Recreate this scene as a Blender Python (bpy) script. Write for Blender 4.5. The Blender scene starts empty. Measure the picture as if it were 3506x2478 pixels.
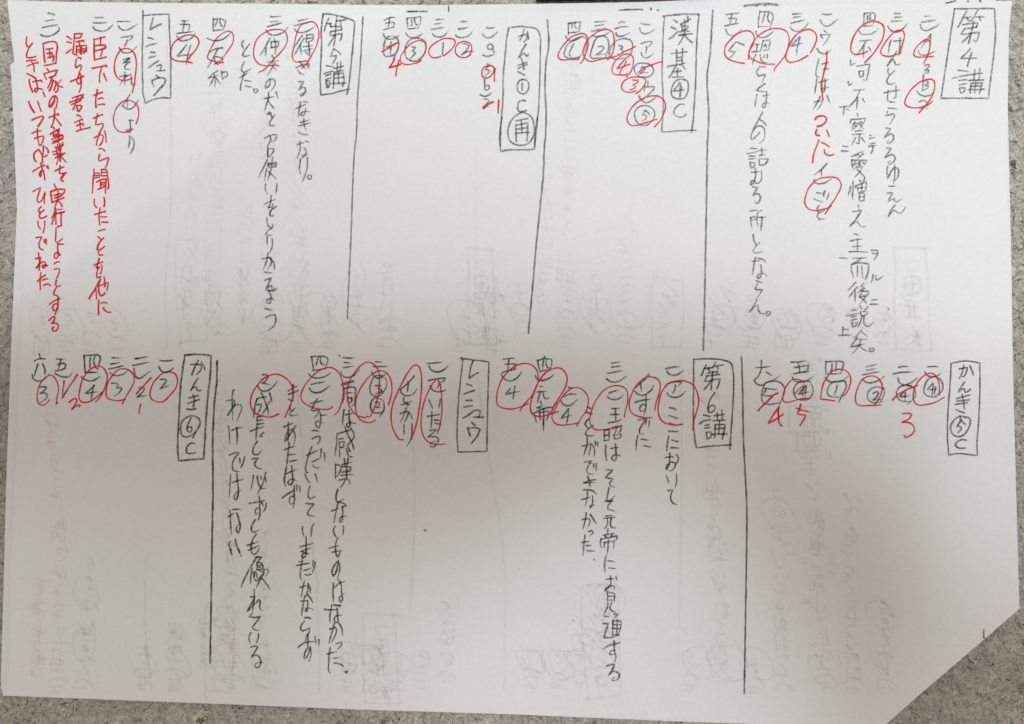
import bpy, bmesh, math, random
import numpy as np
from mathutils import Vector, Matrix

# ------------------------------------------------------------------ camera, world, lights, exposure
sc = bpy.context.scene
C = sc.collection
LENS = 28.0
FPX = 3506.0 * LENS / 36.0            # focal length in pixels of the photograph
PX = 0.3008 / 3506.0                  # metres on the sheet per photograph pixel
H = FPX * PX                          # camera height over the sheet
TILT = math.radians(1.1)
cam_d = bpy.data.cameras.new('camera')
cam = bpy.data.objects.new('camera', cam_d)
C.objects.link(cam)
cam_d.lens = LENS; cam_d.sensor_width = 36.0; cam_d.sensor_fit = 'HORIZONTAL'
cam_d.clip_start = 0.01; cam_d.clip_end = 20.0
cam.location = (0.0, -H * math.tan(TILT), H)
cam.rotation_euler = (TILT, 0, 0)
sc.camera = cam

w = bpy.data.worlds.new('World'); sc.world = w; w.use_nodes = True
bg = w.node_tree.nodes['Background']
bg.inputs['Color'].default_value = (1.0, 0.885, 0.785, 1)
bg.inputs['Strength'].default_value = 0.4964

def area(name, loc, target, size, power, col, rect=None, spread=180.0):
    d = bpy.data.lights.new(name, 'AREA'); d.shape = 'DISK'; d.size = size
    if rect: d.shape = 'RECTANGLE'; d.size, d.size_y = rect
    d.spread = math.radians(spread)
    d.energy = power; d.color = col
    o = bpy.data.objects.new(name, d); C.objects.link(o)
    o.location = loc
    o.rotation_euler = (Vector(target) - Vector(loc)).to_track_quat('-Z', 'Y').to_euler()
    return o
AXIS = Vector((0.16, 0.34, 1.0)).normalized()      # shared direction of the added beams, from the upper right
def beam(name, at, size, rot, spread, power, col, dist=1.0):  # added lamp without a visible source, shaped to one area
    """soft light falling on a rectangle of the desk around `at`, its edges blurred by the spread"""
    o = area(name, (0, 0, 0), (0, 0, -1), 1.0, power, col, rect=size, spread=spread)
    xa = Vector((math.cos(rot), -math.sin(rot), 0)); xa = (xa - AXIS * xa.dot(AXIS)).normalized()
    ya = AXIS.cross(xa)
    m = Matrix((xa, ya, AXIS)).transposed().to_4x4()
    m.translation = Vector((at[0], at[1], 0)) + AXIS * (dist / AXIS.z)
    o.matrix_world = m
    return o
beam('added_beam_broad', (0.0184, 0.1235), (0.3897, 0.2191), 0.012, 3.38, 0.115142, (0.81, 0.895, 0.98))  # added beam: bright upper half, ends where the lower half darkens
beam('added_beam_low', (-0.1138, -0.0947), (0.1932, 0.1086), 0.197, 6.13, 0.0126797, (0.81, 0.895, 0.98))  # added beam lifting the lower left
beam('added_beam_side', (0.1667, -0.0618), (0.0960, 0.1469), 0.103, 2.23, 0.00790512, (0.81, 0.895, 0.98))  # added beam brightening the right edge
beam('added_beam_top', (0.0324, 0.1483), (0.4310, 0.1898), 0.387, 8.29, 0.0862305, (0.81, 0.895, 0.98))  # added beam for the brightness gradient of the upper half
beam('added_beam_patch', (0.0270, -0.1074), (0.1157, 0.1063), 1.026, 4.97, 0.0171326, (0.81, 0.895, 0.98))  # added beam making the bright patch at lower centre
beam('added_beam_corner', (0.1323, -0.0276), (0.0482, 0.1019), -0.891, 2.98, 0.00292694, (0.81, 0.895, 0.98))  # small added beam brightening the right, beside the dark diagonal

beam('added_beam_edge', (-0.112, 0.1363), (0.30, 0.15), -0.654, 0.36, 0.0095, (0.78, 0.89, 1.0))  # added beam, its sharp border stands in for a slanted shadow edge
sc.cycles.transparent_max_bounces = 64
sc.view_settings.view_transform = 'Standard'
sc.view_settings.look = 'None'
sc.view_settings.exposure = 0.0
sc.view_settings.gamma = 1.0

# ------------------------------------------------------------------ the shape of the lying sheets (metres over the floor)
NX, NY = 25, 18                        # nodes every 150 px of the sheet
HG = np.array([135,135,135,135,135,135,135,135,135,135,135,135,135,135,135,135,135,135,135,135,136,144,182,269,331,
    135,135,135,135,135,135,135,135,135,135,135,135,135,135,135,135,135,135,135,135,136,141,171,237,283,
    153,153,153,153,153,153,153,153,152,152,152,151,151,150,150,149,149,148,148,147,147,148,157,176,189,
    192,192,192,192,192,192,192,191,190,188,187,186,184,183,181,180,178,177,176,174,173,172,171,172,172,
    231,231,231,231,231,231,231,230,227,225,222,220,218,215,213,210,208,206,203,201,198,196,194,192,189,
    270,270,270,270,270,270,270,268,265,261,258,254,251,248,244,241,238,234,231,227,224,222,219,215,211,
    309,309,309,309,309,309,309,306,302,298,293,289,285,280,276,271,267,263,258,254,251,248,246,241,234,
    348,348,348,348,348,348,348,345,339,334,329,323,318,313,307,302,297,291,286,281,278,278,278,271,259,
    387,387,387,387,387,387,387,383,377,370,364,358,351,345,339,333,326,320,314,308,306,312,318,309,288,
    330,330,330,330,330,330,330,327,322,317,312,307,302,298,293,288,283,278,273,269,272,290,309,299,267,
    249,249,249,249,249,249,249,247,244,241,238,236,233,230,227,225,222,218,215,213,222,256,291,280,235,
    168,168,168,168,168,168,168,167,166,166,166,166,165,165,165,164,162,160,155,150,165,215,267,257,218,
    135,135,135,135,135,135,135,136,137,138,141,144,148,150,151,150,147,141,128,113,126,189,258,269,250,
    135,135,135,135,135,135,136,137,140,146,154,165,175,184,187,184,175,159,132,101,106,177,270,309,320,
    135,135,135,135,135,136,137,140,147,158,176,198,221,239,246,239,221,193,153,111,114,194,298,364,412,
    135,135,135,135,135,136,138,142,151,168,193,224,257,282,291,282,256,221,179,150,169,248,353,443,529,
    135,135,135,135,135,136,138,142,150,166,189,218,249,272,281,272,249,217,198,204,247,332,442,555,678,
    135,135,135,135,135,136,137,139,144,154,168,186,205,220,225,220,207,205,224,268,339,440,565,704,704], dtype=float).reshape(NY, NX) * 1e-5
HX0, HY0, HS = -50.0, -50.0, 150.0

def _cub(p0, p1, p2, p3, t):
    return p1 + 0.5 * t * (p2 - p0 + t * (2*p0 - 5*p1 + 4*p2 - p3 + t * (3*(p1 - p2) + p3 - p0)))

CREASE = 0.0
def hgt(sx, sy):
    """height of the top sheet; sx, sy = sheet coordinates in photograph pixels"""
    gx = np.clip((np.asarray(sx, float) - HX0) / HS, 0.001, NX - 1.001)
    gy = np.clip((np.asarray(sy, float) - HY0) / HS, 0.001, NY - 1.001)
    ix = gx.astype(int); iy = gy.astype(int); tx = gx - ix; ty = gy - iy
    rows = []
    for k in (-1, 0, 1, 2):
        yy = np.clip(iy + k, 0, NY - 1)
        q = [HG[yy, np.clip(ix + m, 0, NX - 1)] for m in (-1, 0, 1, 2)]
        rows.append(_cub(q[0], q[1], q[2], q[3], tx))
    return _cub(rows[0], rows[1], rows[2], rows[3], ty)

ct, st_ = math.cos(TILT), math.sin(TILT)
CAMY = -H * math.tan(TILT)
def ray_xy(px, py, z):
    """where the sight line of a photograph pixel meets height z"""
    px = np.asarray(px, float); py = np.asarray(py, float)
    a = (px - 1753.0) / FPX; b = -(py - 1239.0) / FPX
    dx = a; dy = b * ct + st_; dz = b * st_ - ct
    t = (z - H) / dz
    return dx * t, CAMY + dy * t

def to_sheet(x, y):
    """world metres -> sheet coordinates (pixels at height zero)"""
    return x / PX + 1753.0, 1239.0 - y / PX

def place(px, py, dz=0.0):
    z = np.zeros(np.shape(px))
    for _ in range(6):
        x, y = ray_xy(px, py, z + dz)
        sx, sy = to_sheet(x, y)
        z = hgt(sx, sy)
    return x, y, z + dz

# ------------------------------------------------------------------ materials
def mat(name):
    m = bpy.data.materials.new(name); m.use_nodes = True
    nt = m.node_tree
    return m, nt, nt.nodes['Principled BSDF'], nt.nodes['Material Output']

def N(nt, t, **kw):
    n = nt.nodes.new(t)
    for k, v in kw.items():
        if k in n.inputs.keys(): n.inputs[k].default_value = v
        else: setattr(n, k, v)
    return n

def ramp(nt, stops):
    r = nt.nodes.new('ShaderNodeValToRGB')
    e = r.color_ramp.elements
    while len(e) < len(stops): e.new(0.5)
    for q, (p, c) in zip(e, stops):
        q.position = p; q.color = c if len(c) == 4 else (*c, 1)
    return r

def paper_mat(name, tint):
    m, nt, b, out = mat(name)
    co = N(nt, 'ShaderNodeTexCoord')
    n1 = N(nt, 'ShaderNodeTexNoise', Scale=22.0, Detail=4.0, Roughness=0.6)
    n2 = N(nt, 'ShaderNodeTexNoise', Scale=900.0, Detail=4.0, Roughness=0.7)
    nt.links.new(co.outputs['Object'], n1.inputs['Vector']); nt.links.new(co.outputs['Object'], n2.inputs['Vector'])
    r1 = ramp(nt, [(0.3, tuple(c * 0.975 for c in tint)), (0.7, tint)])
    r2 = ramp(nt, [(0.3, (0.955, 0.955, 0.95)), (0.62, (1, 1, 1))])
    nt.links.new(n1.outputs['Fac'], r1.inputs['Fac']); nt.links.new(n2.outputs['Fac'], r2.inputs['Fac'])
    mx = N(nt, 'ShaderNodeMix', data_type='RGBA', blend_type='MULTIPLY'); mx.inputs[0].default_value = 1
    nt.links.new(r1.outputs['Color'], mx.inputs[6]); nt.links.new(r2.outputs['Color'], mx.inputs[7])
    nt.links.new(mx.outputs[2], b.inputs['Base Color'])
    b.inputs['Roughness'].default_value = 0.85
    b.inputs['Specular IOR Level'].default_value = 0.12
    bu = N(nt, 'ShaderNodeBump', Strength=0.22, Distance=0.0002)
    n3 = N(nt, 'ShaderNodeTexNoise', Scale=520.0, Detail=5.0, Roughness=0.65)
    nt.links.new(co.outputs['Object'], n3.inputs['Vector'])
    nt.links.new(n3.outputs['Fac'], bu.inputs['Height']); nt.links.new(bu.outputs['Normal'], b.inputs['Normal'])
    return m

PAPER = paper_mat('white_copy_paper', (0.80, 0.80, 0.795))
PAPER2 = paper_mat('white_copy_paper_under', (0.79, 0.79, 0.785))

def ink_mat(name, col, grain, rough, soft=4.0, lo=0.35):
    """a mark on paper: grain breaks it up, 'press' (per vertex) is how hard it was written"""
    m, nt, b, out = mat(name)
    b.inputs['Base Color'].default_value = (*col, 1)
    b.inputs['Roughness'].default_value = rough
    b.inputs['Specular IOR Level'].default_value = 0.15
    co = N(nt, 'ShaderNodeTexCoord')
    uv = N(nt, 'ShaderNodeUVMap'); uv.uv_map = 'stroke'
    sep = N(nt, 'ShaderNodeSeparateXYZ'); nt.links.new(uv.outputs['UV'], sep.inputs[0])
    # edge falloff: 1-|2v-1|^soft
    a = N(nt, 'ShaderNodeMath', operation='MULTIPLY_ADD'); a.inputs[1].default_value = 2; a.inputs[2].default_value = -1
    nt.links.new(sep.outputs['Y'], a.inputs[0])
    ab = N(nt, 'ShaderNodeMath', operation='ABSOLUTE'); nt.links.new(a.outputs[0], ab.inputs[0])
    pw = N(nt, 'ShaderNodeMath', operation='POWER'); nt.links.new(ab.outputs[0], pw.inputs[0]); pw.inputs[1].default_value = soft
    ed = N(nt, 'ShaderNodeMath', operation='SUBTRACT'); ed.inputs[0].default_value = 1; nt.links.new(pw.outputs[0], ed.inputs[1])
    at = N(nt, 'ShaderNodeAttribute'); at.attribute_name = 'press'
    m1 = N(nt, 'ShaderNodeMath', operation='MULTIPLY'); nt.links.new(ed.outputs[0], m1.inputs[0]); nt.links.new(at.outputs['Fac'], m1.inputs[1])
    n = N(nt, 'ShaderNodeTexNoise', Scale=2600.0, Detail=2.0, Roughness=0.6)
    nt.links.new(co.outputs['Object'], n.inputs['Vector'])
    mr = N(nt, 'ShaderNodeMapRange'); mr.inputs['From Min'].default_value = 0.36; mr.inputs['From Max'].default_value = 0.36 + grain
    mr.inputs['To Min'].default_value = lo; mr.inputs['To Max'].default_value = 1.0
    nt.links.new(n.outputs['Fac'], mr.inputs['Value'])
    m2 = N(nt, 'ShaderNodeMath', operation='MULTIPLY'); m2.use_clamp = True
    nt.links.new(m1.outputs[0], m2.inputs[0]); nt.links.new(mr.outputs['Result'], m2.inputs[1])
    nt.links.new(m2.outputs[0], b.inputs['Alpha'])
    return m

GRAPHITE = ink_mat('graphite', (0.032, 0.038, 0.036), 0.22, 0.5)
RED = ink_mat('red_ballpoint', (0.72, 0.015, 0.028), 0.12, 0.5, soft=5.0, lo=0.75)
GHOST = ink_mat('show_through_grey', (0.20, 0.19, 0.18), 0.3, 0.9, soft=1.6, lo=0.2)
GHOSTR = ink_mat('show_through_red', (0.55, 0.18, 0.17), 0.3, 0.9, soft=1.6, lo=0.2)

# ------------------------------------------------------------------ helpers
def link(name, me, m, parent=None, **props):
    if m: me.materials.append(m)
    o = bpy.data.objects.new(name, me); C.objects.link(o)
    if parent: o.parent = parent
    for k, v in props.items(): o[k] = v
    return o

def interp(pts, t):
    xs = [p[0] for p in pts]; ys = [p[1] for p in pts]
    return np.interp(t, xs, ys)

def cut_side(bm, p, q, keep):
    """trim the mesh along the vertical plane through p and q (world xy), keeping the side of point keep"""
    d = Vector((q[0] - p[0], q[1] - p[1], 0)).normalized()
    n = Vector((-d.y, d.x, 0))
    if n.dot(Vector((keep[0] - p[0], keep[1] - p[1], 0))) > 0: n = -n
    bmesh.ops.bisect_plane(bm, geom=bm.verts[:] + bm.edges[:] + bm.faces[:], dist=1e-7,
                           plane_co=(p[0], p[1], 0), plane_no=n, clear_outer=True)

def sheet(name, left, right, top, bottom, dz, m, cuts, thick=0.0001, nu=150, nv=110):
    u = np.linspace(0, 1, nu + 1); v = np.linspace(0, 1, nv + 1)
    U, V = np.meshgrid(u, v)
    y0 = interp(top, U * 3500); y1 = interp(bottom, U * 3500)
    Y = y0 + (y1 - y0) * V
    xl = interp(left, Y); xr = interp(right, Y)
    X = xl + (xr - xl) * U
    x, y, z = place(X, Y, dz)
    bm = bmesh.new()
    vs = [bm.verts.new(p) for p in zip(x.ravel(), y.ravel(), z.ravel())]
    W = nu + 1
    for j in range(nv):
        for i in range(nu):
            bm.faces.new((vs[j*W+i], vs[(j+1)*W+i], vs[(j+1)*W+i+1], vs[j*W+i+1]))
    kx, ky, _ = place(np.array([1700.0]), np.array([1200.0]))
    for (a, b_) in cuts:
        ax, ay, _ = place(np.array([a[0]]), np.array([a[1]])); bx_, by_, _ = place(np.array([b_[0]]), np.array([b_[1]]))
        cut_side(bm, (ax[0], ay[0]), (bx_[0], by_[0]), (kx[0], ky[0]))
    ext = bmesh.ops.extrude_face_region(bm, geom=bm.faces[:])
    up = [g for g in ext['geom'] if isinstance(g, bmesh.types.BMVert)]
    # the copy goes down and becomes the underside
    for g in up: g.co.z -= thick
    bmesh.ops.recalc_face_normals(bm, faces=bm.faces[:])
    for e in bm.edges:
        if len(e.link_faces) == 2 and e.calc_face_angle(0) > 0.8: e.smooth = False
    me = bpy.data.meshes.new(name); bm.to_mesh(me); bm.free()
    for p in me.polygons: p.use_smooth = True
    return link(name, me, m)

# ------------------------------------------------------------------ floor
def floor_material():
    m, nt, b, out = mat('speckled_fibre_floor')
    co = N(nt, 'ShaderNodeTexCoord')
    wn = N(nt, 'ShaderNodeTexNoise', Scale=200.0, Detail=2.0)
    nt.links.new(co.outputs['Object'], wn.inputs['Vector'])
    mxv = N(nt, 'ShaderNodeVectorMath', operation='MULTIPLY_ADD'); mxv.inputs[1].default_value = (0.006, 0.006, 0.006)
    nt.links.new(wn.outputs['Color'], mxv.inputs[0]); nt.links.new(co.outputs['Object'], mxv.inputs[2])
    n1 = N(nt, 'ShaderNodeTexNoise', Scale=700.0, Detail=5.0, Roughness=0.6, Distortion=2.2)
    n2 = N(nt, 'ShaderNodeTexNoise', Scale=60.0, Detail=3.0)
    n4 = N(nt, 'ShaderNodeTexNoise', Scale=300.0, Detail=4.0, Roughness=0.6, Distortion=3.0)
    for n in (n1, n4): nt.links.new(mxv.outputs[0], n.inputs['Vector'])
    nt.links.new(co.outputs['Object'], n2.inputs['Vector'])
    r1 = ramp(nt, [(0.36, (0.31, 0.284, 0.244)), (0.46, (0.47, 0.437, 0.382)), (0.56, (0.58, 0.546, 0.486)), (0.66, (0.72, 0.69, 0.625))])  # bump lows coloured darker: shade of the pits put into base colour
    nt.links.new(n1.outputs['Fac'], r1.inputs['Fac'])
    r2 = ramp(nt, [(0.3, (0.86, 0.86, 0.86)), (0.7, (1.06, 1.05, 1.03))])
    nt.links.new(n2.outputs['Fac'], r2.inputs['Fac'])
    r3 = ramp(nt, [(0.34, (0.25, 0.22, 0.185)), (0.41, (1, 1, 1))])       # dark brown fibres mixed into the felt
    nt.links.new(n4.outputs['Fac'], r3.inputs['Fac'])
    a = N(nt, 'ShaderNodeMix', data_type='RGBA', blend_type='MULTIPLY'); a.inputs[0].default_value = 1
    c = N(nt, 'ShaderNodeMix', data_type='RGBA', blend_type='MULTIPLY'); c.inputs[0].default_value = 1.0
    nt.links.new(r1.outputs['Color'], a.inputs[6]); nt.links.new(r2.outputs['Color'], a.inputs[7])
    nt.links.new(a.outputs[2], c.inputs[6]); nt.links.new(r3.outputs['Color'], c.inputs[7])
    nt.links.new(c.outputs[2], b.inputs['Base Color'])
    bu = N(nt, 'ShaderNodeBump', Strength=0.8, Distance=0.0005)
    nt.links.new(n1.outputs['Fac'], bu.inputs['Height']); nt.links.new(bu.outputs['Normal'], b.inputs['Normal'])
    b.inputs['Roughness'].default_value = 0.7
    b.inputs['Specular IOR Level'].default_value = 0.3
    return m

FLOOR = floor_material()
def floor_mesh():
    """the floor covering: a matted, wrinkled relief round the sheets, running on as a plain sheet beyond"""
    rs = np.random.RandomState(11)
    n = 1024
    fx = np.fft.fftfreq(n)[:, None]; fy = np.fft.fftfreq(n)[None, :]
    fr = np.sqrt(fx * fx + fy * fy) + 1e-9
    def band(lo, hi):
        f = np.fft.fft2(rs.randn(n, n)) * np.exp(-(fr / hi) ** 2) * (1 - np.exp(-(fr / lo) ** 2))
        g = np.real(np.fft.ifft2(f)); return g / g.std()
    st = 0.00022
    w1, w2 = band(0.01, 0.03), band(0.01, 0.03)
    a, b_, c = band(0.022, 0.055), band(0.025, 0.07), band(0.08, 0.22)
    ii, jj = np.meshgrid(np.arange(n), np.arange(n), indexing='ij')
    wi = (ii + (w1 * 5).astype(int)) % n; wj = (jj + (w2 * 5).astype(int)) % n
    ridge = np.clip(1 - np.abs(a[wi, wj]) * 1.5, 0, 1) ** 1.3
    ridge2 = np.clip(1 - np.abs(b_[wj, wi]) * 1.7, 0, 1) ** 1.4
    hgt_ = 0.00060 * np.maximum(ridge, ridge2 * 0.85) + 0.00016 * b_ + 0.00008 * c
    hgt_ -= 0.00060 * np.clip(-b_[wi, wj] - 0.9, 0, 1)
    x = np.arange(-0.176, 0.1761, st); y = np.arange(-0.126, 0.1261, st)
    X, Y = np.meshgrid(x, y)
    Z = hgt_[np.arange(len(y)) % n][:, np.arange(len(x)) % n] - 0.00042
    edge = np.minimum.reduce([X - x[0], x[-1] - X, Y - y[0], y[-1] - Y])
    Z = np.where(edge < 0.001, 0.0, Z)
    W = len(x)
    px = X / PX + 1753; py = 1239 - Y / PX
    hid = (px > 110) & (px < 3360) & (py > 90) & (py < 2280) & (px + py * 1.187 < 5820)
    keepq = ~(hid[:-1, :-1] & hid[1:, 1:])
    jq, iq = np.nonzero(keepq)
    q = np.stack([jq * W + iq, jq * W + iq + 1, (jq + 1) * W + iq + 1, (jq + 1) * W + iq], 1)
    used = np.zeros(X.size, bool); used[q.ravel()] = True
    idx = np.cumsum(used) - 1
    V = np.stack([X.ravel(), Y.ravel(), Z.ravel()], 1)[used]
    q = idx[q]
    G = 1.5; nb = len(V)
    x0, x1, y0, y1 = x[0], x[-1], y[0], y[-1]
    V = np.vstack([V, [[-G, -G, 0], [G, -G, 0], [G, G, 0], [-G, G, 0], [x0, y0, 0], [x1, y0, 0], [x1, y1, 0], [x0, y1, 0]]])
    q = np.vstack([q, [[nb, nb+1, nb+5, nb+4], [nb+1, nb+2, nb+6, nb+5], [nb+2, nb+3, nb+7, nb+6], [nb+3, nb, nb+4, nb+7]]])
    me = bpy.data.meshes.new('floor')
    me.vertices.add(len(V)); me.vertices.foreach_set('co', V.astype(np.float32).ravel())
    me.loops.add(q.size); me.loops.foreach_set('vertex_index', q.astype(np.int32).ravel())
    me.polygons.add(len(q)); me.polygons.foreach_set('loop_start', (np.arange(len(q)) * 4).astype(np.int32))
    me.polygons.foreach_set('loop_total', np.full(len(q), 4, dtype=np.int32))
    me.polygons.foreach_set('use_smooth', np.ones(len(q), dtype=bool))
    me.update(calc_edges=True)
    return me
link('floor', floor_mesh(), FLOOR, kind='structure', label='rough grey beige matted fibre floor covering under the sheets of paper')

def fibre_mat(name, col):
    m, nt, b, out = mat(name)
    b.inputs['Base Color'].default_value = (*col, 1); b.inputs['Roughness'].default_value = 0.75
    return m

def fibres(name, m, n, seed, rad, lo, hi, z0, curl):
    """short curled strands pressed into the floor covering, in the ring around the sheets"""
    R = random.Random(seed); V = []; F = []
    k = 0
    while k < n:
        px = R.uniform(-260, 3766); py = R.uniform(-200, 2680)
        if 70 < px < 3400 and 45 < py < 2330 and not (px + py * 1.187 > 5900): continue
        k += 1
        ln = R.uniform(lo, hi); segs = 7
        x, y = ray_xy(px, py, 0.0); x = float(x); y = float(y)
        ang = R.uniform(0, 2 * math.pi); c = R.gauss(0, curl)
        r0 = rad * R.uniform(0.6, 1.25); arch = R.uniform(0.2, 1.0) * z0
        base = len(V)
        for s in range(segs + 1):
            t = s / segs
            z = 0.00012 + arch * math.sin(math.pi * t)
            r = r0 * (0.35 + 0.65 * math.sin(math.pi * min(max(t, 0.08), 0.92)))
            nx, ny = -math.sin(ang), math.cos(ang)
            V.append((x + nx * r, y + ny * r, z)); V.append((x, y, z + r)); V.append((x - nx * r, y - ny * r, z))
            if s:
                b0 = base + (s - 1) * 3; b1 = base + s * 3
                F.append((b0, b0 + 1, b1 + 1, b1)); F.append((b0 + 1, b0 + 2, b1 + 2, b1 + 1))
            x += math.cos(ang) * ln / segs; y += math.sin(ang) * ln / segs
            ang += c / segs + R.gauss(0, 0.16)
    me = bpy.data.meshes.new(name); me.from_pydata(V, [], F)
    for p in me.polygons: p.use_smooth = True
    return link(name, me, m, kind='stuff')

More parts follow.
